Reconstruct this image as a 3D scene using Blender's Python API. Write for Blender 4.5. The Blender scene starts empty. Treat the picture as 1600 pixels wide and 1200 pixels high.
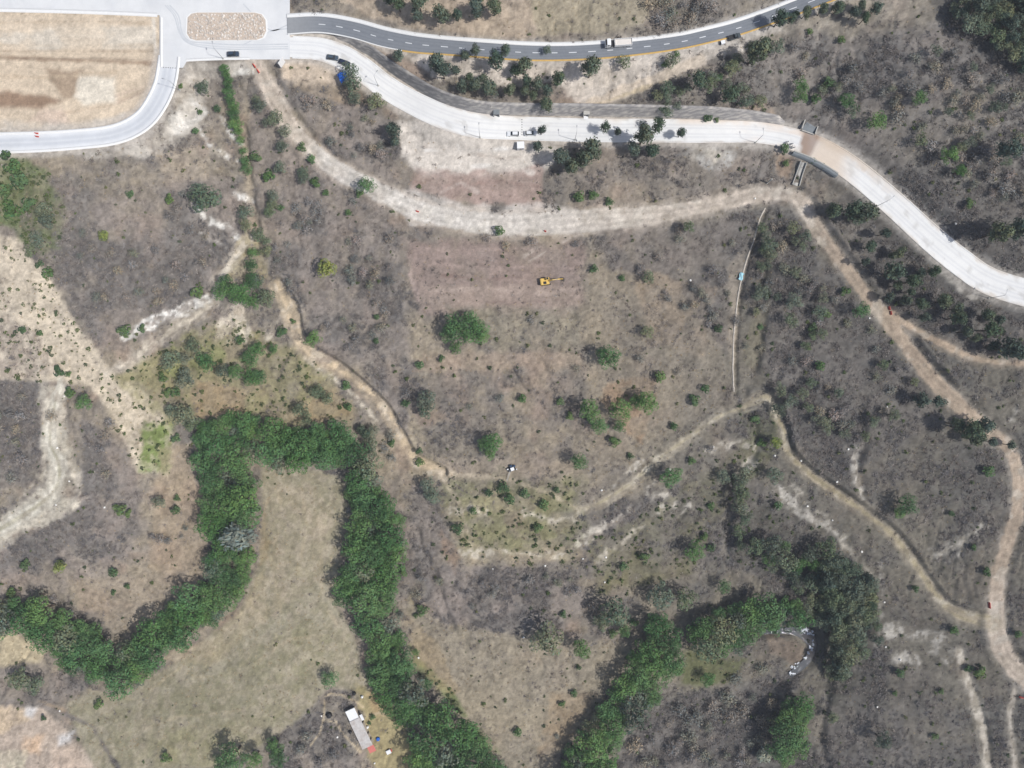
import bpy, bmesh, math, random
import numpy as np
from mathutils import Vector, Matrix
rnd = random.Random(7)
RNG = np.random.default_rng(11)
R = math.radians
scene = bpy.context.scene
C = scene.collection

# ------------------------------------------------------------------ camera, sky, sun, exposure
HCAM = 267.0            # flight height above the white road
FPX = 1067.0            # focal length in photo pixels (24 mm lens)
cam_d = bpy.data.cameras.new('Camera'); cam = bpy.data.objects.new('Camera', cam_d); C.objects.link(cam)
cam.location = (0, 0, HCAM); cam.rotation_euler = (0, 0, 0)
cam_d.sensor_width = 36; cam_d.lens = 36 * FPX / 1600; cam_d.clip_start = 1; cam_d.clip_end = 9000
scene.camera = cam
SUN_EL, SUN_AZ = 54.0, -17.0     # azimuth in degrees counter-clockwise from +x (image right)
world = bpy.data.worlds.new('World'); scene.world = world; world.use_nodes = True
wn = world.node_tree.nodes; wl = world.node_tree.links
sky = wn.new('ShaderNodeTexSky'); sky.sky_type = 'NISHITA'; sky.sun_disc = False
sky.sun_elevation = R(SUN_EL); sky.sun_rotation = R(90 - SUN_AZ)
sky.air_density = 1.0; sky.dust_density = 2.5; sky.ozone_density = 1.0
bg = wn['Background']; bg.inputs['Strength'].default_value = 0.105
wl.new(sky.outputs[0], bg.inputs['Color'])
sun_d = bpy.data.lights.new('Sun', 'SUN'); sun_d.energy = 3.7; sun_d.angle = R(0.53); sun_d.color = (1.0, 0.975, 0.935)
sun = bpy.data.objects.new('Sun', sun_d); C.objects.link(sun)
sd = Vector((math.cos(R(SUN_EL)) * math.cos(R(SUN_AZ)), math.cos(R(SUN_EL)) * math.sin(R(SUN_AZ)), math.sin(R(SUN_EL))))
sun.rotation_euler = sd.to_track_quat('Z', 'Y').to_euler(); sun.location = sd * 400
vs = scene.view_settings; vs.view_transform = 'Standard'; vs.look = 'None'; vs.exposure = 0.08; vs.gamma = 1.0
vs.use_curve_mapping = False

# ------------------------------------------------------------------ numeric helpers
def lin(c):
    c = np.asarray(c, float) / 255.0
    return np.where(c <= 0.04045, c / 12.92, ((c + 0.055) / 1.055) ** 2.4)
KILL = 1.16
def col(r, g, b):
    return np.clip(lin((r, g, b)) / KILL, 0, 0.86)
TAB = np.random.default_rng(5).random((16, 256, 256))
def vnoise(x, y, scale, seed):
    x = np.asarray(x) / scale + seed * 17.31; y = np.asarray(y) / scale + seed * 9.73
    xi = np.floor(x).astype(int); yi = np.floor(y).astype(int)
    fx = x - xi; fy = y - yi; fx = fx * fx * (3 - 2 * fx); fy = fy * fy * (3 - 2 * fy)
    T = TAB[seed % 16]; a = xi & 255; b = yi & 255; a1 = (xi + 1) & 255; b1 = (yi + 1) & 255
    return (T[a, b] * (1 - fx) + T[a1, b] * fx) * (1 - fy) + (T[a, b1] * (1 - fx) + T[a1, b1] * fx) * fy
def fbm(x, y, scale, seed, oct=3):
    s = 0; a = 1; t = 0
    for k in range(oct):
        s = s + a * vnoise(x, y, scale / 2 ** k, seed + k); t += a; a *= 0.55
    return s / t
def sstep(a, b, x):
    t = np.clip((x - a) / (b - a), 0, 1); return t * t * (3 - 2 * t)
def poly_sd(px, py, pts):
    """signed distance to a polygon, negative inside"""
    pts = np.asarray(pts, float); n = len(pts)
    d = np.full(px.shape, 1e18); ins = np.zeros(px.shape, bool)
    for i in range(n):
        a = pts[i]; b = pts[(i + 1) % n]; e = b - a
        wx = px - a[0]; wy = py - a[1]
        t = np.clip((wx * e[0] + wy * e[1]) / max(e @ e, 1e-9), 0, 1)
        d = np.minimum(d, (wx - t * e[0]) ** 2 + (wy - t * e[1]) ** 2)
        c = ((a[1] <= py) & (py < b[1])) | ((b[1] <= py) & (py < a[1]))
        if e[1] != 0:
            ins ^= c & (px < a[0] + (py - a[1]) / e[1] * e[0])
    d = np.sqrt(d); return np.where(ins, -d, d)
def line_d(px, py, pts, vals=None):
    """distance to a polyline, interpolated values at the nearest point and side sign"""
    pts = np.asarray(pts, float); d = np.full(px.shape, 1e18); v = np.zeros(px.shape); sg = np.zeros(px.shape)
    for i in range(len(pts) - 1):
        a = pts[i, :2]; b = pts[i + 1, :2]; e = b - a
        wx = px - a[0]; wy = py - a[1]
        t = np.clip((wx * e[0] + wy * e[1]) / max(e @ e, 1e-9), 0, 1)
        q = (wx - t * e[0]) ** 2 + (wy - t * e[1]) ** 2
        m = q < d; d = np.where(m, q, d)
        if vals is not None: v = np.where(m, vals[i] * (1 - t) + vals[i + 1] * t, v)
        sg = np.where(m, np.sign(e[0] * wy - e[1] * wx), sg)
    return np.sqrt(d), v, sg
def smooth_line(pts, step):
    """Catmull-Rom resampling of a polyline with any number of columns"""
    P = np.asarray(pts, float); P = np.vstack([2 * P[0] - P[1], P, 2 * P[-1] - P[-2]]); out = []
    for i in range(1, len(P) - 2):
        p0, p1, p2, p3 = P[i - 1:i + 3]
        n = max(1, int(np.linalg.norm((p2 - p1)[:2]) / step))
        for k in range(n):
            t = k / n
            out.append(0.5 * (2 * p1 + (p2 - p0) * t + (2 * p0 - 5 * p1 + 4 * p2 - p3) * t * t + (3 * p1 - p0 - 3 * p2 + p3) * t ** 3))
    out.append(P[-2]); return np.array(out)
def flat_xy(u, v, z):
    return (u - 800) / FPX * (HCAM - z), (600 - v) / FPX * (HCAM - z)

# ------------------------------------------------------------------ relief
CTRL = [(350,40,2),(100,100,2),(0,220,1.5),(200,240,0),(0,0,3),(240,60,2),
 (500,75,2),(640,160,1),(800,200,0),(1000,203,0),(1180,207,0),(1350,285,.5),(1500,410,1),(1600,465,1.5),
 (500,38,3),(640,68,6),(820,82,8.5),(1000,74,9.5),(1200,28,10.5),(700,0,9),(1000,0,13),(1300,0,13),
 (1300,100,8),(1450,100,16),(1600,50,20),(1600,250,14),(1500,300,7),(1400,200,8),
 (760,160,5),(1000,165,5.5),(1100,140,6.5),
 (450,190,-1),(600,305,-4),(760,350,-5),(940,342,-5),(1120,318,-4),(1220,302,-3.5),(1350,455,-3),(1480,620,-4),
 (1590,760,-6),(1560,950,-8),(1600,1060,-9),(760,440,-7),(760,600,-10),(760,740,-13),(760,860,-16),(760,960,-18),
 (250,350,-4),(200,500,-8),(50,450,-6),(50,650,-10),(250,750,-15),(100,850,-13),
 (370,200,-5),(390,330,-8),(400,450,-11),(450,600,-13),(350,600,-13),
 (350,760,-19),(360,930,-20),(180,1040,-21),(50,960,-20),(460,700,-18),(560,760,-19),(590,900,-20),(620,1050,-21),
 (720,1180,-22),(900,1150,-22),(1030,1020,-21),(1180,970,-20),(1250,1010,-22.5),(1240,1130,-23),(1320,960,-19),(1300,1060,-22),
 (470,850,-17),(450,1000,-17),(300,1100,-16),(60,1150,-14),(560,1140,-17),(750,1080,-19),
 (1000,500,-8),(1050,650,-11),(1000,800,-14),(1100,900,-17),(1300,650,-9),(1300,850,-14),(1450,750,-8),
 (1450,1080,-14),(1350,1150,-18),(1550,1180,-11)]
_c = np.array([(*flat_xy(u, v, z), z) for u, v, z in CTRL])
_n = len(_c); S0 = 100.0
_p = _c[:, :2] / S0
_r2 = ((_p[:, None] - _p[None]) ** 2).sum(-1)
_K = np.where(_r2 > 0, 0.5 * _r2 * np.log(_r2 + 1e-12), 0) + np.eye(_n) * 0.004
_A = np.zeros((_n + 3, _n + 3)); _A[:_n, :_n] = _K; _A[:_n, _n] = 1; _A[:_n, _n + 1:] = _p
_A[_n:, :_n] = _A[:_n, _n:].T
_w = np.linalg.solve(_A, np.concatenate([_c[:, 2], [0, 0, 0]]))
def tps(x, y):
    x = np.clip(np.asarray(x, float), -215, 215) / S0; y = np.clip(np.asarray(y, float), -165, 165) / S0
    z = _w[_n] + _w[_n + 1] * x + _w[_n + 2] * y
    for i in range(_n):
        r2 = (x - _p[i, 0]) ** 2 + (y - _p[i, 1]) ** 2
        z = z + _w[i] * 0.5 * r2 * np.log(r2 + 1e-12)
    return z
def unproj(u, v, f, it=8):
    z = 0.0
    for _ in range(it):
        x, y = flat_xy(u, v, z); z = f(x, y)
    return x, y, z

# roads in photo pixels: (u, v, width px)
ROADS = {
 'concrete_left': [(267,90,34),(266,110,35),(262,138,35),(250,165,35),(230,188,34),(200,204,33),(165,213,32),(110,218.5,32),(50,222,33),(-60,225,34)],
 'concrete_main': [(440,75,35),(470,75,35),(500,77,36),(530,87,38),(560,104,39),(600,134,37),(640,158,37),(690,181,39),(740,195,39),(800,200,37),(860,202,37),
    (915,203.5,37),(1000,204,37),(1100,205,36),(1180,207,33),(1230,215,34),(1270,229,38),(1310,250,39),(1350,279,40),(1400,322,41),(1450,368,42),(1500,409,43),(1550,441,43),(1640,468,43)],
 'asphalt': [(449,40,25),(500,38,24),(550,46,24),(600,60,25),(650,69,24),(700,73.5,22),(760,78,22),(820,82,22),(880,82.5,21),(940,79.5,21),(1000,74,20),(1060,66,19),(1100,57.5,19),(1150,45,19),(1200,28,19),(1250,9,20),(1330,-22,20)],
 'dirt_main': [(404,98,22),(415,125,24),(432,160,26),(457,200,26),(487,233,26),(522,262,26),(560,283,26),(600,303,27),(640,324,29),(700,340,30),(760,349,32),(820,351,34),(880,347,34),(940,342,33),(1000,338,30),(1060,330,27),(1120,318,24),(1180,305,24),(1222,302,22),(1250,312,24),
    (1266,338,22),(1290,375,20),(1320,415,20),(1350,455,20),(1380,492,23),(1410,530,23),(1440,570,22),(1480,615,24),(1530,662,24),(1572,695,22),(1592,740,20),(1590,800,20),(1575,850,20),(1562,900,23),(1558,950,26),(1562,1000,30),(1578,1035,30),(1610,1065,26),(1660,1090,24)],
 'dirt_branch': [(1392,490,9),(1430,513,10),(1480,540,9),(1530,561,8),(1620,570,8)],
 'track_right': [(1168,632,6),(1195,620,10),(1212,640,9),(1226,675,9),(1233,708,9),(1262,737,9),(1300,765,10),(1350,800,10),(1400,840,10),(1440,895,10),(1470,938,12),(1500,960,16),(1548,972,22)],
 'track_middle': [(905,797,6),(940,784,7),(985,755,6),(1030,716,6),(1080,681,6),(1120,653,6),(1160,637,6),(1195,628,7)],
 'track_gully': [(432,445,14),(452,480,18),(462,520,16),(482,548,14),(520,570,13),(560,600,11),(600,640,11),(625,682,10),(645,715,10),(690,738,8)],
 'track_loop': [(96,590,9),(84,640,15),(78,690,15),(92,725,17),(88,762,17),(55,793,18),(20,815,18),(-40,850,18)],
 'track_left': [(392,372,8),(368,400,8),(345,437,8),(332,470,9),(308,492,9),(270,515,8),(235,540,8),(200,566,8),(165,582,8)],
 'track_corner': [(1500,1020,9),(1512,1060,8),(1528,1110,9),(1540,1160,9),(1546,1230,9)],
 'stream_bed': [(1190,988,8),(1215,986,9),(1240,986,13),(1258,990,20),(1268,1002,18),(1270,1014,11),(1265,1026,11),(1258,1036,11),(1246,1046,11),(1234,1056,8),(1225,1072,6)],
 'track_edge': [(1585,1080,6),(1578,1120,7),(1583,1170,7),(1590,1230,8)],
}
FALL = {'concrete_left':6,'concrete_main':5,'asphalt':4.5,'dirt_main':2.6,'dirt_branch':1.6,'track_right':1.5,'track_middle':2,'track_gully':1.8,'track_loop':2,'track_left':2,'track_corner':1.6,'track_edge':1.5,'stream_bed':2.5}
RW = {}
for k, pts in ROADS.items():
    s = smooth_line(pts, 6.0)
    x, y, z = unproj(s[:, 0], s[:, 1], tps)
    if k in ('concrete_left',): z = np.minimum(z, 2.0)
    z = z - {'track_gully': 1.1, 'track_right': .9, 'dirt_branch': .8, 'dirt_main': .45, 'track_corner': .6}.get(k, 0)
    if k == 'stream_bed': z = np.full(len(z), z.min() - .9)
    for _ in range(12 if k[0] in 'ca' else 5):
        z[1:-1] = 0.25 * z[:-2] + 0.5 * z[1:-1] + 0.25 * z[2:]
    RW[k] = np.column_stack([x, y, z, s[:, 2] / FPX * (HCAM - z)])
PLAZA_Z = 2.0
PLAZA = [(-60,-60),(453,-60),(453,93),(380,93),(292,96),(286,106),(249.5,106),(249.5,24),(-60,11)]
PLAZA_W = [flat_xy(u, v, PLAZA_Z) for u, v in PLAZA]
for k in ('concrete_left', 'concrete_main'):      # both roads leave the paved square level
    A = RW[k]; L = np.concatenate([[0], np.cumsum(np.hypot(*np.diff(A[:, :2], axis=0).T))])
    w = 1 - sstep(14, 48, L); A[:, 2] = A[:, 2] * (1 - w) + PLAZA_Z * w
WALL = [(520,60),(545,69),(560,79),(580,90),(610,114),(640,134),(670,152),(700,165),(740,176),(780,180),(840,181),(915,182),(1000,183.5),(1060,185),(1120,187),(1180,190),(1225,197)]
WALL_H = 5.0
def smooth_world(pts, f, step=5.0):
    s = smooth_line(pts, step); x, y, z = unproj(s[:, 0], s[:, 1], f); return np.column_stack([x, y, z])
_ws = smooth_line(WALL, 5.0)
_mx = RW['concrete_main']
_, _wz, _ = line_d(*flat_xy(_ws[:, 0], _ws[:, 1], 0.8), _mx, _mx[:, 2])
WALLW = np.column_stack([*flat_xy(_ws[:, 0], _ws[:, 1], _wz), _wz])
DITCH = [(1196,325),(1186,345),(1177,378),(1168,402),(1160,432),(1152,475),(1147,520),(1145,570),(1146,612)]
GULLY = [((1183,580),(1195,470),(1190,400)), ((1165,610),(1185,700),(1150,745),(1142,800),(1138,860)), ((382,200),(388,260),(396,330),(402,390)),
         ((1345,640),(1352,690),(1340,720),(1350,770)), ((1300,1010),(1295,1090),(1285,1150),(1300,1220)), ((650,830),(668,880),(690,930),(705,980))]

STEP = 0.6
xi = np.arange(-226, 226.01, STEP); yi = np.arange(-172, 172.01, STEP)
def extend(a):
    o = []; d = STEP; q = a[-1]
    while q < 3500:
        d *= 1.45; q += d; o.append(q)
    return np.concatenate([-np.array(o[::-1]), a, np.array(o)])
xs, ys = extend(xi), extend(yi)
GX, GY = np.meshgrid(xs, ys)
cx, cy = np.linspace(-230, 230, 185), np.linspace(-176, 176, 141)      # coarse relief, then interpolated
TX, TY = np.meshgrid(cx, cy); TZ = tps(TX, TY)
def grid_interp(Z, ax, ay, x, y):
    x = np.clip(x, ax[0], ax[-1] - 1e-6); y = np.clip(y, ay[0], ay[-1] - 1e-6)
    i = np.clip(np.searchsorted(ax, x, side='right') - 1, 0, len(ax) - 2); j = np.clip(np.searchsorted(ay, y, side='right') - 1, 0, len(ay) - 2)
    fx = (x - ax[i]) / (ax[i + 1] - ax[i]); fy = (y - ay[j]) / (ay[j + 1] - ay[j])
    return (Z[j, i] * (1 - fx) + Z[j, i + 1] * fx) * (1 - fy) + (Z[j + 1, i] * (1 - fx) + Z[j + 1, i + 1] * fx) * fy
GZ = grid_interp(TZ, cx, cy, GX, GY)
inner = (np.abs(GX) < 235) & (np.abs(GY) < 180)
rib = 1 - np.abs(2 * fbm(GX * 1.5 + (fbm(GX, GY, 20, 3) - .5) * 16, GY * .55, 12, 7, 3) - 1)       # rills running down the slopes
rough = inner * ((fbm(GX, GY, 16, 1) - .5) * 2.6 + (fbm(GX, GY, 3.2, 4) - .5) * 0.7 - sstep(.86, .985, rib) * sstep(.52, .66, fbm(GX, GY, 40, 8)) * .5)
rough += inner * (vnoise(GX, GY, 1.1, 9) - .5) * 0.16
far = np.hypot(np.maximum(np.abs(GX) - 226, 0), np.maximum(np.abs(GY) - 172, 0))
GZ = GZ + far / (far + 300) * (fbm(GX, GY, 260, 3, 4) - .45) * 90
# worked ground is smoother than the hillsides
U0, V0 = 800 + FPX * GX / (HCAM - GZ), 600 - FPX * GY / (HCAM - GZ)
LOT = [(-60,16),(249,24),(249,95),(246,128),(232,160),(205,182),(165,196),(110,201),(-60,206)]
SITE = [(655,225),(700,205),(760,216),(845,222),(900,330),(905,480),(660,480),(632,380),(640,330),(620,290)]
FIELD = [(410,722),(440,742),(500,732),(535,748),(548,790),(538,830),(528,900),(525,945),(550,985),(570,1050),(585,1095),(560,1078),(515,1075),(470,1120),(420,1160),(330,1200),(160,1220),(120,1150),(105,1100),(140,1078),(180,1085),(270,1040),(370,960),(405,890),(408,800)]
quiet = np.maximum(sstep(6, -6, poly_sd(U0, V0, LOT)), 0.75 * sstep(6, -6, poly_sd(U0, V0, SITE)))
quiet = np.maximum(quiet, 0.7 * sstep(6, -6, poly_sd(U0, V0, FIELD)))
GZ = GZ + rough * (1 - 0.9 * quiet)
GZ = np.where(poly_sd(U0, V0, LOT) < 0, GZ + 0.8 * sstep(88, 93, V0 + (vnoise(GX, GY, 9, 2) - .5) * 4 - U0 * .012) * 1.0 - .4, GZ)
for g in GULLY:
    G = smooth_world(g, lambda x, y: grid_interp(TZ, cx, cy, x, y))
    d, _, _ = line_d(GX, GY, G); GZ = GZ - 1.6 * np.exp(-((d + (vnoise(GX, GY, 4, 6) - .5) * 2) / 1.6) ** 2)
DW = smooth_world(DITCH, lambda x, y: grid_interp(TZ, cx, cy, x, y))
d, _, sg = line_d(GX, GY, DW); GZ = GZ - 1.3 * np.exp(-((d - 1.3) / 0.7) ** 2) * (sg > 0)
d, wz, sg = line_d(GX, GY, WALLW, WALLW[:, 2]); side = sg > 0
GZ = np.where(side & (d < 14), np.maximum(GZ, wz + (WALL_H - 0.2) * sstep(1, 34, np.hypot(GX - WALLW[0, 0], GY - WALLW[0, 1])) * sstep(1, 32, np.hypot(GX - WALLW[-1, 0], GY - WALLW[-1, 1])) - 0.10 * d), GZ)
for k, hb, u0 in (('track_right', 1.7, 1195), ('dirt_main', 2.0, 1250), ('track_gully', 1.3, 0)):     # cut banks on the uphill side
    A = RW[k]; dd, hw, ss = line_d(GX, GY, A, A[:, 3] / 2); uu = 800 + FPX * GX / (HCAM - GZ)
    GZ = GZ + (ss > 0) * hb * np.exp(-((dd - hw - 1.7 - .6 * vnoise(GX, GY, 5, 2)) / 1.1) ** 2) * sstep(u0, u0 + 15, uu) * (.4 + .9 * vnoise(GX, GY, 14, 5)) * (uu < 1500)
RDIST = {}
for k in ('stream_bed','track_edge','track_corner','track_left','track_loop','track_gully','track_middle','track_right','dirt_branch','dirt_main','concrete_left','asphalt','concrete_main'):
    A = RW[k]; m = (GX > A[:, 0].min() - 20) & (GX < A[:, 0].max() + 20) & (GY > A[:, 1].min() - 20) & (GY < A[:, 1].max() + 20)
    dd, zz, ss = line_d(GX[m], GY[m], A, A[:, 2]); _, hw, _ = line_d(GX[m], GY[m], A, A[:, 3] / 2)
    f = FALL[k]
    inner_edge = hw + 0.5
    if k == 'concrete_main':
        wd, _, wsg = line_d(GX[m], GY[m], WALLW)
        beyond = (GX[m] < WALLW[0, 0] - 1) | (GX[m] > WALLW[-1, 0] + 1)
        w = np.where((wsg > 0) & ~beyond & (wd < 40), 1 - sstep(2.0, 3.1, wd), 1 - sstep(0, f, dd - inner_edge))
    else:
        w = 1 - sstep(0, f, dd - inner_edge)
    if k[0] in 'dt': w = w * 0.97; zz = zz + (vnoise(GX[m], GY[m], 2.2, 7) - .5) * .16
    GZ[m] = GZ[m] * (1 - w) + zz * w
    e = np.full(GX.shape, 99.0); e[m] = dd - hw; RDIST[k] = e
pd = poly_sd(GX, GY, PLAZA_W); w = 1 - sstep(0.6, 6, pd); GZ = GZ * (1 - w) + PLAZA_Z * w
GZ[pd < 0.3] = PLAZA_Z
def zf(x, y): return grid_interp(GZ, xs, ys, np.asarray(x, float), np.asarray(y, float))
def P(u, v, dz=0.0):
    """photo pixel of something dz above the ground -> point on the ground below it"""
    z = 0.0
    for _ in range(10):
        x, y = flat_xy(u, v, z + dz); z = float(zf(x, y))
    return Vector((x, y, z))
def mpp(z): return (HCAM - z) / FPX

# ------------------------------------------------------------------ ground colours and plant cover
U = 800 + FPX * GX / (HCAM - GZ); V = 600 - FPX * GY / (HCAM - GZ)
n1, n2, n3 = fbm(GX, GY, 22, 2), fbm(GX, GY, 5, 5), fbm(GX, GY, 1.8, 8, 2)
warp = (fbm(GX, GY, 7, 12) - .5) * 18 + (vnoise(GX, GY, 1.6, 3) - .5) * 5
TAN, GREY, PINK = col(160,146,126), col(126,117,110), col(156,134,118)
def mixc(A, B, t): return A + (np.asarray(B) - A) * np.asarray(t)[..., None]
COL = np.broadcast_to(TAN, GX.shape + (3,)).copy()
COL = mixc(COL, GREY, sstep(.35, .65, n1 * .5 + n2 * .5) * .75)
COL = mixc(COL, PINK, sstep(.5, .75, fbm(GX, GY, 11, 10)) * .6)
COL = mixc(COL, col(134,126,108), sstep(850, 1250, U) * sstep(260, 480, V) * (.35 + .5 * n2))
SCR = np.full(GX.shape, 0.5) * (0.5 + n1); GRS = np.full(GX.shape, .3); GRN = np.full(GX.shape, .04)
def zone(pts, c, a=1.0, scr=None, grs=None, grn=None, soft=5, wv=1.0, noise=0.0, nscale=5, seed=3):
    global COL, SCR, GRS, GRN
    q = np.array(pts); m = (U > q[:, 0].min() - 25) & (U < q[:, 0].max() + 25) & (V > q[:, 1].min() - 25) & (V < q[:, 1].max() + 25)
    if not m.any(): return
    s = poly_sd(U[m], V[m], pts) + warp[m] * wv
    t = 1 - sstep(-soft, soft, s)
    if noise: t2 = t * (1 - noise + noise * sstep(.38, .6, fbm(GX[m], GY[m], nscale, seed)))
    else: t2 = t
    if c is not None: COL[m] = mixc(COL[m], col(*c), t2 * a)
    for F, val in ((SCR, scr), (GRS, grs), (GRN, grn)):
        if val is not None: F[m] = F[m] * (1 - t) + val * t
def band(pts, width, c, a=1.0, scr=None, grs=None, grn=None, soft=2.5, wv=.35, noise=0.0, nscale=3, seed=6):
    global COL
    q = np.array(pts); m = (U > q[:, 0].min() - 30) & (U < q[:, 0].max() + 30) & (V > q[:, 1].min() - 30) & (V < q[:, 1].max() + 30)
    d, _, _ = line_d(U[m], V[m], q); s = d - width / 2 + warp[m] * wv
    t = 1 - sstep(-soft, soft, s)
    t2 = t * (1 - noise + noise * sstep(.38, .6, fbm(GX[m], GY[m], nscale, seed))) if noise else t
    if c is not None: COL[m] = mixc(COL[m], col(*c), t2 * a)
    for F, val in ((SCR, scr), (GRS, grs), (GRN, grn)):
        if val is not None: F[m] = F[m] * (1 - t) + val * t
DRY = (139,128,121)
# dense leafless scrub
for pts, den in (
 ([(75,380),(130,330),(200,285),(380,275),(392,330),(380,385),(345,430),(320,470),(190,545),(160,550),(120,480),(90,430)], .95),
 ([(395,118),(425,160),(470,235),(560,297),(600,322),(618,362),(632,480),(645,640),(632,670),(580,590),(490,540),(470,480),(430,430),(400,330),(390,240),(388,150)], 1.0),
 ([(-30,590),(72,600),(70,720),(-30,790)], .95), ([(130,655),(190,690),(220,760),(212,860),(150,905),(60,930),(-30,930),(-30,862),(100,800),(135,720)], .9),
 ([(1265,330),(1340,300),(1450,425),(1620,500),(1620,565),(1530,555),(1400,485),(1340,420)], .85),
 ([(1196,350),(1240,335),(1280,395),(1330,460),(1390,545),(1480,640),(1490,660),(1400,700),(1320,745),(1240,695),(1212,610),(1190,560),(1195,430)], 1.0),
 ([(1200,70),(1330,60),(1440,40),(1620,-30),(1620,470),(1520,415),(1400,300),(1290,215),(1190,185),(1130,150),(1160,90)], .72),
 ([(463,135),(590,160),(612,220),(618,300),(560,268),(495,220),(458,165)], .9),
 ([(1140,690),(1215,790),(1350,890),(1378,1000),(1390,1220),(1285,1220),(1290,1050),(1220,910),(1140,880)], 1.0),
 ([(940,1220),(1040,1095),(1120,1075),(1260,1050),(1205,1130),(1190,1220)], 1.1), ([(1420,1040),(1470,1035),(1530,1220),(1390,1220),(1390,1110)], .9),
 ([(640,905),(700,880),(905,895),(915,955),(860,985),(760,985),(690,955)], .8), ([(925,352),(1060,352),(1185,332),(1155,440),(1135,560),(1060,450),(950,420)], .75),
 ([(650,740),(700,830),(740,960),(700,990),(650,920),(640,800)], .8), ([(950,800),(1060,760),(1130,780),(1130,880),(1000,900),(920,880)], .7),
 ([(-30,1045),(70,1040),(130,1075),(70,1115),(-30,1110)], 1.1), ([(430,1140),(500,1110),(560,1180),(560,1220),(420,1220)], .9)):
    zone(pts, DRY, .72, scr=den, grs=.15, grn=.05, soft=8, noise=.35, nscale=6)
zone([(1440,-30),(1620,-30),(1620,130),(1540,90),(1470,45)], (92,88,82), .7, scr=1.2)
zone([(1330,180),(1600,120),(1620,420),(1480,300)], (150,138,122), .5, scr=.45, grs=.7, noise=.4)
zone([(480,-30),(900,-30),(900,40),(820,62),(640,45),(560,20)], (190,170,148), .8, scr=.12, grs=.4, noise=.3)
zone([(820,-30),(1010,-30),(1020,30),(940,52),(840,55)], (166,154,130), .8, scr=.1, grs=.9)
# graded lots
zone(LOT, (212,192,168), 1, scr=0, grs=0, grn=0, soft=2, wv=.1)
zone([(-30,25),(246,30),(246,75),(-30,80)], (222,203,180), .7, wv=.4, noise=.5, nscale=12)
zone([(-30,60),(120,40),(240,45),(246,72),(60,82)], (208,198,184), .7, noise=.7, nscale=9)
band([(-30,88),(60,92),(140,94),(245,99)], 7, (160,136,114), .9, soft=3, noise=.3); band([(-30,80),(100,79),(240,80)], 3, (176,156,134), .8)  # dark line at the step: its shade painted into the soil colour
zone([(75,108),(130,112),(115,150),(100,155),(80,130)], (160,138,116), .85, wv=.6); zone([(-30,142),(70,147),(95,158),(60,172),(-30,165)], (148,120,98), .9, wv=.5, soft=6)
zone([(125,118),(178,122),(180,160),(130,165),(118,150)], (226,216,200), .8, wv=.5); zone([(-30,185),(120,190),(200,178),(160,198),(-30,207)], (198,188,176), .7, noise=.5, wv=.6)
band([(-30,36),(120,33),(240,36)], 5, (196,174,148), .6, noise=.4); band([(-30,52),(110,56),(240,60)], 4, (226,212,194), .6, noise=.4); band([(-30,70),(120,72),(240,70)], 4, (190,170,146), .6, noise=.5); band([(-30,118),(70,122),(180,112)], 5, (194,172,146), .6, noise=.4); band([(90,178),(170,165),(225,140)], 5, (188,166,142), .6, noise=.4)
zone([(30,195),(60,172),(95,168),(110,190)], (214,188,172), .5, wv=.8)
band([(180,150),(240,130)], 2, (190,168,150), .6); band([(185,160),(235,140)], 2, (190,168,150), .6); band([(240,30),(243,80)], 4, (228,218,205), .8)
# chalky verge of the left road
zone([(288,98),(400,96),(402,110),(330,125),(312,165),(320,195),(290,215),(240,240),(150,250),(120,240),(200,228),(250,205),(280,160)], (205,195,183), .85, scr=.18, grs=.25, soft=7, noise=.5)
zone([(250,185),(300,150),(325,175),(300,205),(265,215)], (226,220,212), .6, noise=.5, nscale=4, scr=.05)
zone([(240,240),(330,225),(330,275),(260,290)], (200,180,155), .5, noise=.6, scr=.3)
for b, w in (([(312,200),(325,225),(345,240),(362,246),(378,252)], 8), ([(345,180),(358,205),(375,225)], 5), ([(300,320),(330,345),(365,360),(368,375)], 9), ([(315,365),(345,380),(352,385)], 8), ([(196,525),(225,512),(245,500),(262,495),(290,482),(325,465)], 14), ([(365,118),(375,112),(395,112)], 4), ([(370,305),(392,312)], 6)):
    band(b, w, (228,222,214), .9, scr=.05, noise=.8, nscale=1.8, wv=.8, soft=3)
# pale tan field on the left
zone([(-30,355),(28,372),(75,430),(112,492),(160,560),(182,588),(262,640),(272,690),(262,745),(215,735),(200,705),(172,645),(140,605),(100,598),(-30,590)], (206,190,168), 1, scr=.10, grs=.35, grn=.34, soft=5, wv=.6)
zone([(60,600),(100,600),(105,690),(125,740),(120,790),(60,830),(-30,870),(-30,830),(40,780),(62,740),(62,680)], (206,196,178), .6, scr=.12, noise=.6, nscale=4)
zone([(-30,480),(60,520),(100,580),(40,590),(-30,590)], (176,156,138), .6, noise=.7, nscale=3, scr=.3)
zone([(150,610),(260,640),(268,700),(230,720),(190,690)], (170,156,132), .6, noise=.8, nscale=2)
zone([(225,660),(268,660),(266,742),(218,735)], (112,132,62), .85, noise=.4, nscale=2, grn=.4)
zone([(-30,240),(40,245),(75,270),(100,320),(95,390),(60,400),(20,360),(-30,345)], (104,118,72), .8, grn=.9, scr=.3, noise=.4)
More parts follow.
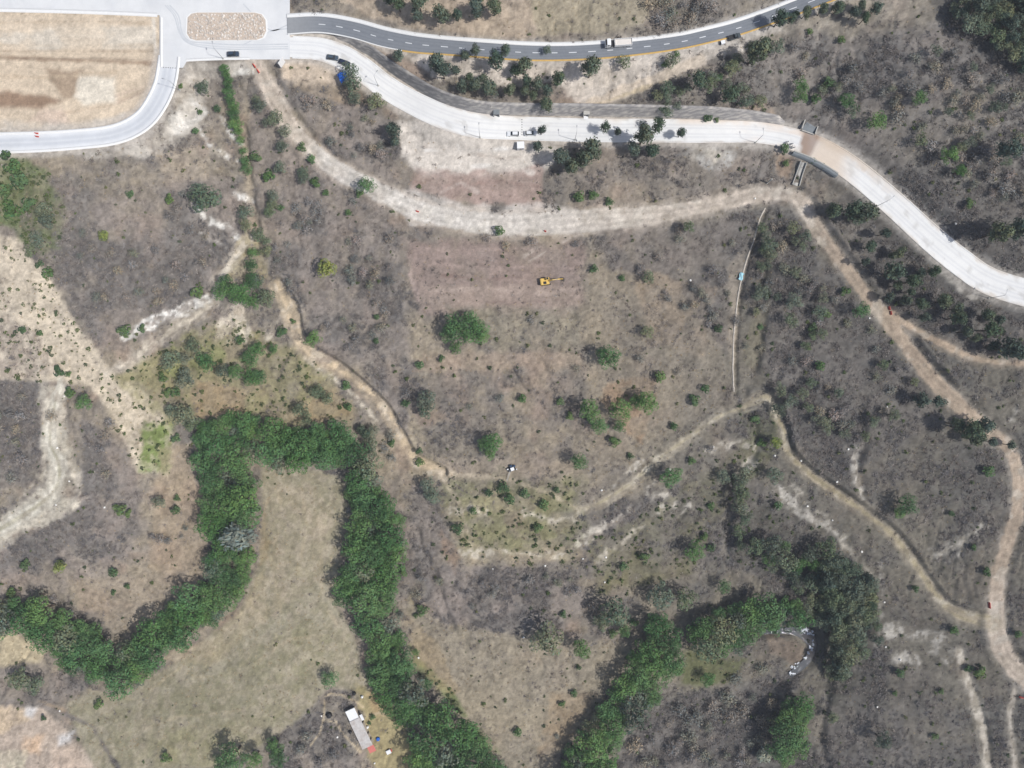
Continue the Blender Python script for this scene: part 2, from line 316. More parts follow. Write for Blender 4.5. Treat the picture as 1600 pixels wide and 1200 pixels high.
# grass between the gully and the belt
zone([(180,590),(250,545),(330,500),(400,520),(460,545),(520,590),(560,640),(545,660),(440,665),(330,645),(270,660),(230,640)], (152,144,102), .8, scr=.2, grs=.6, grn=.42, noise=.45, soft=9, wv=1.4)
zone([(255,545),(330,505),(375,510),(350,560),(300,600),(260,590)], (128,134,76), .6, noise=.6, grn=.5, wv=1.5)
zone([(300,590),(390,610),(380,650),(310,650)], (168,140,112), .6, noise=.5); zone([(440,650),(530,600),(560,650),(500,665)], (176,150,120), .6, noise=.5)
zone([(345,480),(385,470),(360,520),(330,540)], (214,196,174), .8, noise=.4)
zone([(385,360),(405,380),(420,430),(400,440),(350,435)], (172,156,110), .7, noise=.3)
# meadow inside the belt
zone(FIELD, (158,149,128), 1, scr=.02, grs=.85, grn=.01, soft=5, wv=.4)
zone([(420,760),(480,750),(520,800),(500,900),(430,960),(420,860)], (182,164,140), .6, noise=.5, nscale=10)
zone([(180,1110),(330,1060),(470,960),(520,1000),(440,1120),(300,1180),(180,1190)], (142,136,106), .6, noise=.5, nscale=14)
zone([(230,1030),(330,1000),(410,900),(420,960),(340,1040)], (192,172,140), .6, noise=.4, nscale=9)
zone([(405,800),(418,780),(420,850),(408,880)], (178,150,110), .6)
band([(138,1078),(185,1088),(215,1095),(265,1055),(330,1010),(385,950),(412,890)], 3, (200,182,150), .7, soft=2)
zone([(250,1140),(370,1130),(420,1160),(330,1200),(240,1200)], (158,150,110), .5, noise=.5)
for b in ([(430,740),(440,800),(425,880),(440,960),(420,1040)], [(520,760),(500,850),(505,940),(540,1000)], [(300,1060),(380,1050),(450,1000),(520,990)], [(190,1150),(280,1120),(380,1110),(460,1060)], [(470,760),(480,820),(465,900)]):
    band(b, 2.2, (190,172,142), .55, soft=2, wv=.5, noise=.6, nscale=6)
zone(FIELD, (176,162,142), .45, noise=1.0, nscale=3, seed=9); zone(FIELD, (128,122,92), .4, noise=1.0, nscale=2.2, seed=11)
# field south of the site
zone([(640,935),(700,975),(900,1000),(1000,1005),(935,1100),(875,1180),(860,1220),(810,1220),(740,1130),(650,1040)], (156,144,124), .9, scr=.2, grs=.7, noise=.2)
zone([(640,1010),(690,1060),(730,1120),(780,1180),(735,1130),(655,1050)], (104,124,62), .8, grn=.35, wv=1.0, noise=.3); zone([(635,960),(680,1000),(720,1080),(680,1080),(648,1030)], (168,146,112), .6, noise=.3)
zone([(860,1080),(930,1085),(880,1170),(840,1180)], (160,136,108), .6, noise=.4)
zone([(1075,1010),(1165,1030),(1150,1060),(1090,1075),(1055,1075)], (112,116,70), .85, scr=.05, grs=.6, grn=.2, soft=8, wv=1.3)
zone([(1340,970),(1480,1010),(1500,1090),(1520,1220),(1440,1220),(1390,1090)], (144,134,116), .6, scr=.4, noise=.4)
# belly of the hill right of the site
zone([(920,420),(1040,430),(1140,560),(1130,640),(1010,690),(925,760),(918,600)], (160,146,126), .7, scr=.25, grs=.75, noise=.4)
zone([(990,420),(1120,450),(1100,560),(1010,540)], (170,148,124), .6, noise=.6, scr=.3); zone([(950,600),(1030,585),(1000,690),(940,640)], (178,142,108), .6, noise=.6)
zone([(920,850),(1130,720),(1210,640),(1215,700),(1140,790),(1080,900),(930,930)], (124,120,78), .6, grn=.34, scr=.4, noise=.5)
for b, w in (([(1025,775),(1045,770),(1052,790),(1035,795)], 16), ([(1010,770),(1025,750)], 7), ([(1180,715),(1155,740),(1145,770)], 10), ([(1140,800),(1138,850),(1140,880)], 4), ([(1060,810),(1075,790)], 7), ([(1340,700),(1335,740),(1350,775)], 12), ([(1265,640),(1280,670),(1288,680)], 4), ([(1375,880),(1378,930),(1372,1010),(1372,1050)], 4), ([(1460,872),(1500,845),(1535,820)], 12), ([(1480,880),(1500,865)], 10), ([(1215,765),(1250,800),(1290,820),(1315,840)], 14), ([(1390,985),(1430,990),(1470,1000)], 22), ([(1455,1015),(1480,1025)], 12), ([(1400,1030),(1430,1030)], 16), ([(1372,300),(1420,360),(1470,420),(1530,470)], 12), ([(1550,700),(1590,640)], 6), ([(905,850),(960,815),(985,800)], 12), ([(1000,720),(960,760)],4)):
    band(b, w, (216,205,190), .9, scr=.0, noise=.85, nscale=2.2, wv=1.0, soft=4)
band([(1195,345),(1195,450),(1175,560)], 26, (140,130,100), .5, grn=.1, scr=.5)
zone([(1130,420),(1168,380),(1160,430),(1145,600),(1135,560),(1140,470)], (186,168,146), .75, scr=.15, noise=.4)
# slope between the two highways
zone([(640,88),(780,96),(900,100),(1000,85),(1150,65),(1170,75),(1050,110),(960,150),(910,168),(860,130),(760,130),(680,120)], (216,202,188), .95, scr=.10, grs=.15, noise=.25, nscale=9)
band([(1095,93),(1040,118),(980,142),(922,167)], 17, (206,188,168), 1.0, scr=.0, grs=0, grn=0, wv=.6); band([(1110,105),(1000,140),(930,165)], 5, (188,168,130), .6)
zone([(1140,170),(1200,158),(1215,185),(1150,190)], (196,164,132), .8); zone([(1110,60),(1220,35),(1230,50),(1130,75)], (196,184,172), .8, scr=.1)
zone([(1290,0),(1480,-20),(1420,25),(1330,40),(1240,45)], (176,160,138), .7, scr=.3, noise=.4)
# fallow bank beside the main road, cleared house site
zone([(440,88),(540,100),(560,130),(520,135),(470,135),(440,120)], (206,186,164), .95, scr=.03, grs=.1, wv=.5); zone([(450,130),(560,130),(590,170),(520,160),(470,145)], (172,148,118), .6, noise=.5, scr=.35)
zone([(622,190),(660,185),(710,200),(770,220),(850,222),(895,235),(855,266),(760,276),(660,280),(628,245)], (214,203,192), .95, scr=.02, grs=.05, grn=0, wv=.6)
zone([(650,262),(760,268),(850,258),(850,330),(700,315),(640,300)], (172,148,138), .85, scr=.08, grs=.2, noise=.3)
zone([(650,295),(700,312),(740,322),(850,318),(905,325),(910,366),(640,352),(625,300)], (212,202,193), .85, wv=.7, noise=.3)
zone([(630,372),(910,376),(915,470),(880,495),(760,482),(655,492)], (152,132,124), .8, scr=.2, grs=.2, noise=.3, soft=9, wv=1.3)
zone([(660,445),(905,450),(905,485),(665,485)], (178,158,144), .5, noise=.4, scr=.1)
zone([(660,550),(910,550),(910,575),(650,580)], (170,150,132), .6, scr=.15, noise=.3)
zone([(700,480),(905,480),(905,545),(760,545)], (146,138,120), .5, scr=.3, grs=.5)
zone([(660,715),(905,720),(905,745),(690,750)], (162,146,128), .6, scr=.2)
zone([(690,750),(905,750),(908,880),(730,870),(700,800)], (134,132,90), .7, grn=.4, scr=.25, noise=.6, nscale=6, soft=16, wv=2); zone([(720,855),(905,860),(900,885),(740,880)], (176,158,132), .6, noise=.6, nscale=3)
zone([(720,780),(800,770),(800,800),(730,810)], (178,166,126), .5, noise=.6, nscale=3); zone([(690,830),(720,870),(712,900),(690,860)], (150,122,98), .6)
zone([(800,215),(1210,225),(1210,300),(930,325),(905,300),(905,240)], (158,142,128), .5, scr=.5, noise=.4)
zone([(1090,228),(1150,232),(1150,265),(1110,262),(1060,240)], (206,200,192), .75, noise=.6, nscale=3)
zone([(1210,235),(1245,240),(1235,290),(1215,270)], (178,146,116), .8, scr=.15)
for b, w, c in (([(665,225),(672,245),(668,265)], 3, (188,174,162)), ([(690,222),(698,242),(690,262)], 3, (232,224,216)), ([(715,225),(722,245),(716,268)], 4, (238,232,226)), ([(740,240),(790,248),(850,240)], 3, (190,176,164)), ([(650,255),(700,262),(770,258)], 3, (228,220,212)), ([(660,235),(720,236),(800,232)], 2, (232,226,220)),
                ([(640,285),(700,290),(780,284),(850,292)], 4, (150,126,116)), ([(690,300),(720,285),(745,300)], 5, (196,178,168)), ([(820,400),(860,375),(905,350)], 3, (200,184,170)), ([(828,408),(868,384),(910,362)], 3, (200,184,170)), ([(680,412),(760,420),(840,415),(900,420)], 3, (176,154,144)), ([(670,455),(760,450),(850,458),(900,452)], 4, (182,162,150)), ([(690,430),(760,436),(830,432)], 3, (134,112,104)), ([(720,470),(800,474),(890,468)], 3, (136,116,108)), ([(780,268),(800,262),(830,268)], 6, (214,202,192)), ([(645,385),(700,392),(800,388),(890,392)], 3, (172,150,140)), ([(650,398),(640,430),(655,470)], 4, (174,152,142))):
    band(b, w, c, .75, soft=2, wv=.5, noise=.5, nscale=3)
# earthworks in the lower left corner
zone([(-30,1108),(60,1103),(90,1130),(118,1150),(142,1190),(150,1240),(-30,1240)], (184,166,150), 1, scr=.03, grs=.05, grn=0, soft=4, wv=.7)
zone([(-30,1110),(40,1105),(50,1125),(-10,1150)], (206,182,152), .8, noise=.4); zone([(30,1150),(75,1145),(60,1180),(35,1170)], (222,186,152), .8, noise=.4)
zone([(40,1105),(58,1105),(50,1122),(38,1118)], (232,226,222), .9, wv=.3); zone([(90,1150),(118,1140),(112,1160),(92,1165)], (214,210,208), .8, wv=.3)
zone([(-30,1180),(40,1175),(35,1220),(-30,1220)], (206,196,170), .7, noise=.4); zone([(80,1170),(120,1165),(140,1215),(90,1215)], (206,182,162), .6, noise=.4)
band([(70,1098),(110,1120),(145,1135),(165,1170),(185,1200)], 5, (112,104,100), .8, scr=1.2); band([(60,1095),(100,1110)], 4, (186,160,130), .6)
# farmyard
zone([(560,1075),(600,1085),(640,1140),(650,1200),(600,1220),(580,1190),(560,1100)], (164,150,104), .7, scr=.03, grs=.5, grn=.05); zone([(575,1085),(600,1080),(605,1110),(580,1115)], (180,150,112), .6)
for b in ([(505,1125),(508,1090),(515,1084),(535,1086),(555,1096),(568,1105)], [(505,1125),(525,1128),(535,1145),(550,1162),(563,1175)], [(505,1125),(500,1145),(485,1165)], [(578,1118),(595,1113),(600,1116)]):
    band(b, 3, (200,180,148), .85, scr=0, soft=1.5, wv=.1)
zone([(645,905),(660,880),(665,930),(640,960)], (150,136,100), .6); zone([(640,640),(690,730),(660,760),(640,740)], (190,172,140), .5, noise=.3)
zone([(1140,735),(1215,790),(1350,890),(1380,1000),(1385,1100),(1290,1100),(1270,1000),(1200,900),(1140,880)], (96,94,78), .55, scr=1.1, grn=.25, noise=.5, soft=10)
zone([(1195,975),(1260,1010),(1250,1040),(1200,1020)], (150,128,108), .8, scr=.1); zone([(1150,640),(1210,640),(1225,700),(1180,720)], (118,120,76), .6, grn=.3)
zone([(-30,985),(30,990),(72,1020),(60,1035),(-30,1045)], (188,172,142), .95, scr=.02, grs=.7, wv=.5)
zone([(100,905),(330,890),(300,930),(240,965),(190,1000),(150,965)], (164,148,128), .6, scr=.3, grs=.6, noise=.3)
zone([(250,700),(300,690),(308,760),(325,850),(320,900),(230,890),(240,790)], (166,146,122), .6, scr=.15, grs=.7, noise=.2)
for b, w in (([(690,738),(740,743),(800,750),(860,772),(905,796)], 5), ([(690,745),(720,790),(735,850)], 4)): band(b, w, (190,174,152), .7, scr=.05, noise=.3, wv=.5)
for b, w in (([(930,880),(970,850),(1010,815)], 9), ([(1110,700),(1150,690),(1185,700)], 10), ([(1240,760),(1262,790),(1300,812)], 9), ([(1300,835),(1335,870),(1365,900)], 8), ([(720,868),(790,862),(880,872)], 10), ([(705,800),(735,795),(760,800)], 12), ([(820,800),(860,812),(900,808)], 9), ([(1095,235),(1130,245)], 16), ([(345,505),(372,490),(385,520),(350,535)], 12), ([(110,730),(128,760),(118,790)], 9), ([(40,770),(70,740)], 8), ([(5,838),(60,815),(110,795),(135,775)], 6), ([(450,480),(435,500),(420,530)], 9), ([(1285,1000),(1330,1010)], 6), ([(1500,850),(1475,868),(1455,862)], 9), ([(1570,880),(1545,930)], 5), ([(640,720),(660,735),(690,745)], 9), ([(480,560),(520,590),(560,625),(590,660)], 10)):
    band(b, w, (206,194,176), .8, scr=.03, noise=.85, nscale=2.0, wv=1.1, soft=4)
# earth roads and tracks
RC = {'dirt_main': (204,188,172), 'dirt_branch': (192,168,144), 'track_right': (188,172,146), 'track_middle': (200,186,162), 'track_gully': (204,182,152), 'track_loop': (212,204,188), 'track_left': (212,198,178), 'track_corner': (206,194,178), 'track_edge': (190,178,164)}
ROADM = np.zeros(GX.shape)
for k, c in RC.items():
    e = RDIST[k] + warp * .075 + (vnoise(GX, GY, 2.0, 11) - .5) * .8
    t = 1 - sstep(-.5, .8, e)
    cc = np.broadcast_to(col(*c), COL.shape).copy()
    if k == 'dirt_main':
        cc = mixc(cc, col(214,207,199), sstep(1180, 700, U) * .85 * sstep(450, 520, U)); cc = mixc(cc, col(188,164,140), sstep(1230, 1330, U) * .8)
        cc = mixc(cc, col(204,192,180), sstep(880, 960, V) * .4)
    A = RW[k]; m = RDIST[k] < 3
    dd = RDIST[k]; wv = np.sin(dd * 2.6 + fbm(GX, GY, 16, 3) * 8) * .5 + .5
    cc = cc * (1 + ((wv - .5) * .20 + (n2 - .5) * .26 + (n3 - .5) * .24) * (1.0 if k in ('dirt_main', 'track_loop', 'dirt_branch') else .8))[..., None]
    if k in ('track_loop', 'track_right', 'track_middle'):     # grass strip between the wheel tracks
        mid = np.exp(-((dd + (2.0 if k == 'track_loop' else .95)) / .5) ** 2) * .45
        cc = mixc(cc, col(140,130,84), mid)
    worn = 1 - sstep(.42, .62, fbm(GX, GY, 2.6, 10, 3)) * (.62 if k.startswith('track') else .30)
    cc = mixc(cc, col(222,212,198), sstep(.55, .7, fbm(GX, GY, 4.5, 12, 3)) * .4)
    COL = mixc(COL, cc, t * .95 * worn)
    SCR *= (1 - t); GRS *= (1 - .9 * t); GRN *= (1 - t); ROADM = np.maximum(ROADM, t)
    sh = (1 - sstep(.5, 3.0, e)) * (1 - t) * .45
    COL = mixc(COL, col(*c), sh * sstep(.3, .6, n2)); SCR *= 1 - .6 * (sh > .2)
# thickets: drifts where the scrub closes up over leaf litter, openings between them
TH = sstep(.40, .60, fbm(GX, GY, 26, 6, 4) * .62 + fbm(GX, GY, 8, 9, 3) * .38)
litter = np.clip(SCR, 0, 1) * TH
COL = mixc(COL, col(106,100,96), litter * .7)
east = sstep(950, 1250, U); SCR = SCR * (.22 + .3 * east + (1.25 + .1 * east) * TH)
# spilled light earth beside the highways
for k in ('concrete_main', 'concrete_left', 'asphalt'):
    e = RDIST[k] + warp * .08
    COL = mixc(COL, col(196,186,176), (1 - sstep(.6, 3.2, e)) * .7); t = 1 - sstep(1.0, 2.2, e); SCR *= 1 - t; GRS *= 1 - t; GRN *= 1 - t
mud = (pd < 1.5); SCR[mud] = 0; GRS[mud] = 0; GRN[mud] = 0
wall_near = (d < 3.2) & False
# grain of the ground itself
COL = COL * (1 + ((n2 - .5) * .40 + (n3 - .5) * .50 + (vnoise(GX, GY, .75, 13) - .5) * .5) * (1 - .38 * np.maximum(quiet, ROADM)))[..., None]
lum_ = COL @ np.array([.3, .5, .2]); sat_ = .94 - .26 * np.clip(SCR, 0, 1) - .22 * sstep(850, 1250, U) * (1 - .7 * ROADM); COL = lum_[..., None] + (COL - lum_[..., None]) * sat_[..., None]      # dusty, low-chroma soils
rt_ = sstep(700, 1350, U)[..., None]      # darker soil to the east, plus painted dimming away from the sun's hotspot
COL = np.clip(COL * np.array([.985, 1.005, 1.0]) * (1.0 - .24 * rt_ * (1 - .8 * ROADM[..., None]) * sstep(150, 420, V)[..., None] - .10 * rt_), .01, .86)

# ------------------------------------------------------------------ materials
MATS = {}
def mat(name, c=None, rough=.9, attr=None, noise=0.0, nscale=.6, rand=None, spec=.3, metal=0.0, bump=0.0, ramp=None, trans=0.0, alt=None):
    """procedural Principled material: base colour or colour attribute, modulated by noise and per-object variation"""
    if name in MATS: return MATS[name]
    m = bpy.data.materials.new(name); m.use_nodes = True; N = m.node_tree.nodes; L = m.node_tree.links
    b = N['Principled BSDF']; b.inputs['Roughness'].default_value = rough; b.inputs['Specular IOR Level'].default_value = spec; b.inputs['Metallic'].default_value = metal
    if attr:
        a = N.new('ShaderNodeAttribute'); a.attribute_name = attr; out = a.outputs['Color']
    else:
        a = N.new('ShaderNodeRGB'); a.outputs[0].default_value = (*c, 1); out = a.outputs[0]
    if ramp:                                # per-instance colours
        oi = N.new('ShaderNodeObjectInfo'); cr = N.new('ShaderNodeValToRGB'); cr.color_ramp.interpolation = 'LINEAR'
        while len(cr.color_ramp.elements) < len(ramp): cr.color_ramp.elements.new(.5)
        for i, (e, q) in enumerate(zip(cr.color_ramp.elements, ramp)): e.position = i / (len(ramp) - 1); e.color = (*q, 1)
        L.new(oi.outputs['Random'], cr.inputs[0])
        if attr:
            mx = N.new('ShaderNodeMix'); mx.data_type = 'RGBA'; mx.blend_type = 'MULTIPLY'; mx.inputs[0].default_value = 1
            L.new(out, mx.inputs[6]); L.new(cr.outputs[0], mx.inputs[7]); out = mx.outputs[2]
        else: out = cr.outputs[0]
    if noise:
        tc = N.new('ShaderNodeTexCoord'); nt = N.new('ShaderNodeTexNoise'); nt.inputs['Scale'].default_value = nscale; nt.inputs['Detail'].default_value = 6; nt.inputs['Roughness'].default_value = .65
        L.new(tc.outputs['Object'], nt.inputs['Vector'])
        mr = N.new('ShaderNodeMapRange'); mr.inputs[1].default_value = .25; mr.inputs[2].default_value = .75; mr.inputs[3].default_value = 1 - noise; mr.inputs[4].default_value = 1 + noise * .6
        L.new(nt.outputs[0], mr.inputs[0])
        if alt is not None:
            mx = N.new('ShaderNodeMix'); mx.data_type = 'RGBA'
            mr2 = N.new('ShaderNodeMapRange'); mr2.inputs[1].default_value = .45; mr2.inputs[2].default_value = .7
            nt2 = N.new('ShaderNodeTexNoise'); nt2.inputs['Scale'].default_value = nscale * .3; nt2.inputs['Detail'].default_value = 4
            L.new(tc.outputs['Object'], nt2.inputs['Vector']); L.new(nt2.outputs[0], mr2.inputs[0]); L.new(mr2.outputs[0], mx.inputs[0]); L.new(out, mx.inputs[6]); mx.inputs[7].default_value = (*alt, 1); out = mx.outputs[2]
        hv = N.new('ShaderNodeHueSaturation'); L.new(mr.outputs[0], hv.inputs['Value']); L.new(out, hv.inputs['Color']); out = hv.outputs[0]
        if bump:
            bp = N.new('ShaderNodeBump'); bp.inputs['Strength'].default_value = bump; bp.inputs['Distance'].default_value = .3
            L.new(nt.outputs[0], bp.inputs['Height']); L.new(bp.outputs[0], b.inputs['Normal'])
    L.new(out, b.inputs['Base Color'])
    if trans:
        tr = N.new('ShaderNodeBsdfTranslucent'); L.new(out, tr.inputs['Color']); ms = N.new('ShaderNodeMixShader'); ms.inputs[0].default_value = trans
        L.new(b.outputs[0], ms.inputs[1]); L.new(tr.outputs[0], ms.inputs[2]); L.new(ms.outputs[0], N['Material Output'].inputs['Surface'])
    MATS[name] = m; return m
M_ground = mat('ground_soil', attr='Col', rough=.97, spec=.1, noise=.24, nscale=1.6, bump=.35)
M_conc = mat('road_concrete', attr='Col', rough=.9, spec=.25, noise=.05, nscale=.5)
M_asph = mat('asphalt', attr='Col', rough=.88, spec=.3, noise=.10, nscale=.8)
M_kerb = mat('kerb_concrete', col(236,236,234), rough=.9, noise=.06, nscale=1.2)
M_yellow = mat('yellow_kerb_paint', col(214,176,104), rough=.8, noise=.2, nscale=1.0)
M_line = mat('white_road_paint', col(225,228,230), rough=.8, noise=.15, nscale=3)
M_stone = mat('masonry', attr='Col', rough=.95, noise=.16, nscale=1.8, bump=.5)

# ------------------------------------------------------------------ mesh helpers
def new_obj(name, me, parent=None, loc=None):
    o = bpy.data.objects.new(name, me); C.objects.link(o)
    if parent: o.parent = parent
    if loc is not None: o.location = loc
    return o
def tag(o, label=None, cat=None, group=None, kind=None):
    if label: o['label'] = label
    if cat: o['category'] = cat
    if group: o['group'] = group
    if kind: o['kind'] = kind
    return o
def empty(name, loc, rz=0.0, label=None, cat=None, group=None):
    o = bpy.data.objects.new(name, None); C.objects.link(o); o.location = loc; o.rotation_euler = (0, 0, rz); o.empty_display_size = .3
    return tag(o, label, cat, group)
def np_mesh(name, verts, faces, material, colors=None, smooth=False):
    """mesh from arrays; faces is an (n,3) or (n,4) integer array"""
    me = bpy.data.meshes.new(name); verts = np.asarray(verts, np.float32); faces = np.asarray(faces, np.int32); k = faces.shape[1]
    me.vertices.add(len(verts)); me.vertices.foreach_set('co', verts.ravel())
    me.loops.add(faces.size); me.loops.foreach_set('vertex_index', faces.ravel())
    me.polygons.add(len(faces)); me.polygons.foreach_set('loop_start', np.arange(0, faces.size, k, dtype=np.int32))
    try: me.polygons.foreach_set('loop_total', np.full(len(faces), k, np.int32))
    except Exception: pass
    if smooth: me.polygons.foreach_set('use_smooth', np.ones(len(faces), bool))
    me.update(calc_edges=True)
    if colors is not None:
        ca = me.color_attributes.new('Col', 'FLOAT_COLOR', 'POINT')
        ca.data.foreach_set('color', np.column_stack([colors, np.ones(len(colors))]).astype(np.float32).ravel())
    me.materials.append(material); return me
class MB:
    """collects simple solids into one mesh"""
    def __init__(s): s.v = []; s.f = []
    def add(s, vs, fs):
        o = len(s.v); s.v += [tuple(q) for q in vs]; s.f += [tuple(i + o for i in q) for q in fs]; return s
    def box(s, x0, x1, y0, y1, z0, z1, tx=0, ty=0, M=None):
        v = [(x0,y0,z0),(x1,y0,z0),(x1,y1,z0),(x0,y1,z0),(x0+tx,y0+ty,z1),(x1-tx,y0+ty,z1),(x1-tx,y1-ty,z1),(x0+tx,y1-ty,z1)]
        if M: v = [M @ Vector(q) for q in v]
        return s.add(v, [(0,3,2,1),(4,5,6,7),(0,1,5,4),(1,2,6,5),(2,3,7,6),(3,0,4,7)])
    def tube(s, pts, rads, n=8):
        vs = []; fs = []
        for i, p in enumerate(pts):
            p = Vector(p); a = Vector(pts[max(i-1,0)]); b = Vector(pts[min(i+1,len(pts)-1)]); t = (b - a).normalized()
            q = t.orthogonal().normalized(); w = t.cross(q)
            for k in range(n):
                an = 2 * math.pi * k / n; vs.append(p + (q * math.cos(an) + w * math.sin(an)) * rads[i])
        for i in range(len(pts) - 1):
            for k in range(n): fs.append((i*n+k, i*n+(k+1)%n, (i+1)*n+(k+1)%n, (i+1)*n+k))
        fs.append(tuple(range(n))[::-1]); fs.append(tuple((len(pts)-1)*n+k for k in range(n)))
        return s.add(vs, fs)
    def prism(s, prof, y0, y1, inset=0.0, M=None):
        """side profile in x,z extruded across y"""
        n = len(prof); v = [(x, y0, z) for x, z in prof] + [(x, y1, z) for x, z in prof]
        if M: v = [M @ Vector(q) for q in v]
        return s.add(v, [tuple(range(n)), tuple(range(2*n-1, n-1, -1))] + [(i, i+n, (i+1)%n+n, (i+1)%n) for i in range(n)])
    def mesh(s, name, m, bev=0.0, smooth=False):
        me = bpy.data.meshes.new(name); me.from_pydata(s.v, [], s.f)
        bm = bmesh.new(); bm.from_mesh(me); bmesh.ops.recalc_face_normals(bm, faces=bm.faces)
        if bev: bmesh.ops.bevel(bm, geom=list(bm.edges), offset=bev, segments=1, affect='EDGES', clamp_overlap=True)
        bm.to_mesh(me); bm.free()
        if smooth: me.polygons.foreach_set('use_smooth', [True] * len(me.polygons))
        me.materials.append(m); return me
    def obj(s, name, m, parent=None, bev=0.0, smooth=False): return new_obj(name, s.mesh(name, m, bev, smooth), parent)

# ------------------------------------------------------------------ the ground sheet, earth roads cut out as surfaces of their own
ny, nx = GX.shape
idx = np.arange(nx * ny).reshape(ny, nx)
F = np.stack([idx[:-1, :-1], idx[:-1, 1:], idx[1:, 1:], idx[1:, :-1]], -1).reshape(-1, 4)
cls = np.zeros(GX.shape, int)
DIRT = list(RC)
for i, k in enumerate(DIRT): cls[(RDIST[k] + warp * .045) < .1] = i + 1
fc = cls[:-1, :-1].ravel()
VERT = np.stack([GX, GY, GZ], -1).reshape(-1, 3); VC = COL.reshape(-1, 3)
def sub_mesh(name, fs):
    used, inv = np.unique(fs.ravel(), return_inverse=True)
    return np_mesh(name, VERT[used], inv.reshape(fs.shape), M_ground, VC[used], smooth=True)
tag(new_obj('ground', sub_mesh('ground', F[fc == 0])), kind='structure')
DNAME = {'dirt_main': 'dirt_road', 'dirt_branch': 'dirt_side_road', 'track_right': 'dirt_track', 'track_middle': 'dirt_track', 'track_gully': 'dirt_track', 'track_loop': 'dirt_track', 'track_left': 'dirt_track', 'track_corner': 'dirt_track', 'track_edge': 'dirt_track'}
for i, k in enumerate(DIRT):
    if (fc == i + 1).any(): tag(new_obj(DNAME[k], sub_mesh(DNAME[k], F[fc == i + 1])), kind='structure')

# ------------------------------------------------------------------ paved roads
def ribbon(name, A, o0, o1, dz, colfn, material, ncross=10, step=.8, skirt=0.0, crown=0.0):
    """strip along centreline A (x, y, z, width) between offsets o0..o1 (functions of half width)"""
    S = smooth_line(A, step); T = np.gradient(S[:, :2], axis=0); T /= np.linalg.norm(T, axis=1)[:, None]; Nn = np.column_stack([-T[:, 1], T[:, 0]])
    hw = S[:, 3] / 2; a, b = o0(hw), o1(hw)
    ts = np.linspace(0, 1, ncross + 1); off = a[:, None] * (1 - ts) + b[:, None] * ts
    X = S[:, 0, None] + Nn[:, 0, None] * off; Y = S[:, 1, None] + Nn[:, 1, None] * off; Z = np.repeat(S[:, 2, None] + dz, ncross + 1, 1)
    if skirt:
        X = np.hstack([X[:, :1], X, X[:, -1:]]); Y = np.hstack([Y[:, :1], Y, Y[:, -1:]]); Z = np.hstack([Z[:, :1] - skirt, Z, Z[:, -1:] - skirt]); off = np.hstack([off[:, :1], off, off[:, -1:]])
    r, c = X.shape; id_ = np.arange(r * c).reshape(r, c)
    fs = np.stack([id_[:-1, :-1], id_[1:, :-1], id_[1:, 1:], id_[:-1, 1:]], -1).reshape(-1, 4)[:, ::-1]
    uu = 800 + FPX * X / (HCAM - Z); vv = 600 - FPX * Y / (HCAM - Z)
    cols = colfn(X, Y, uu, vv, off / hw[:, None]) if colfn else None
    me = np_mesh(name, np.stack([X, Y, Z], -1).reshape(-1, 3), fs, material, None if cols is None else np.clip(cols, .01, .86).reshape(-1, 3))
    return me
def cf_left(X, Y, u, v, o):
    c = np.broadcast_to(col(222,224,226), X.shape + (3,)).copy()
    c = mixc(c, col(196,200,206), np.exp(-((np.abs(o) - .22) / .24) ** 2) * .8)
    return c * (1 + (fbm(X, Y, 5, 2) - .5) * .12 + (fbm(X * .3 + Y, Y * .3 - X, 1.2, 6) - .5) * .07)[..., None]
def cf_main(X, Y, u, v, o):
    c = np.broadcast_to(col(231,231,229), X.shape + (3,)).copy()
    c = mixc(c, col(214,215,216), np.exp(-((np.abs(np.abs(o) - .38) - .13) / .07) ** 2) * (.4 + .6 * fbm(X, Y, 20, 6)))
    c = mixc(c, col(190,188,184), sstep(.66, .74, fbm(X, Y, 3.5, 10)) * .5)
    c = mixc(c, col(224,208,192), sstep(.25, 1.0, o) * sstep(900, 1000, u) * sstep(1260, 1180, u) * sstep(.35, .7, fbm(X, Y, 7, 4)) * .8)
    w = (fbm(X, Y, 4, 7) - .5) * 14
    mudw = sstep(1250, 1258, u + w * .6) * sstep(1345, 1300, u + w)
    c = mixc(c, col(212,196,178), mudw * .85)
    c = mixc(c, col(204,188,170), sstep(1240, 1275, u) * sstep(1440, 1330, u) * sstep(.1, .85, o + (fbm(X, Y, 3, 4) - .5)) * .8)
    wet = sstep(1250, 1254, u + w * .5) * sstep(1279, 1274, u + w * .5 + (v - 225) * .5) * sstep(.35, .48, .5 + fbm(X, Y, 3, 3) * .3)
    c = mixc(c, col(146,124,110), wet * .85)
    c = mixc(c, col(232,216,200), sstep(1130, 1220, u) * sstep(1262, 1250, u) * sstep(.4, .7, fbm(X * .3, Y * 1.5, 3, 5)) * .6)
    dirt = sstep(.80, 1.0, np.abs(o) + (fbm(X, Y, 2.5, 8) - .5) * .5) * sstep(.35, .6, fbm(X, Y, 11, 2))
    c = mixc(c, col(206,196,184), dirt * .7); c = mixc(c, col(212,212,212), sstep(.55, .8, fbm(X + Y * .2, Y, 9, 9)) * .35)
    return c * (1 + (fbm(X, Y, 6, 3) - .5) * .07 + (vnoise(X, Y, .9, 4) - .5) * .03)[..., None]
def cf_asph(X, Y, u, v, o):
    c = np.broadcast_to(col(122,127,134), X.shape + (3,)).copy()
    c = mixc(c, col(140,144,149), np.exp(-((np.abs(np.abs(o) - .5) - .22) / .13) ** 2) * .55)
    c = mixc(c, col(156,158,160), sstep(520, 453, u) * .8)
    return c * (1 + (fbm(X, Y, 9, 3) - .5) * .12)[..., None]
one = lambda f: (lambda h: h * 0 + f) if not callable(f) else f
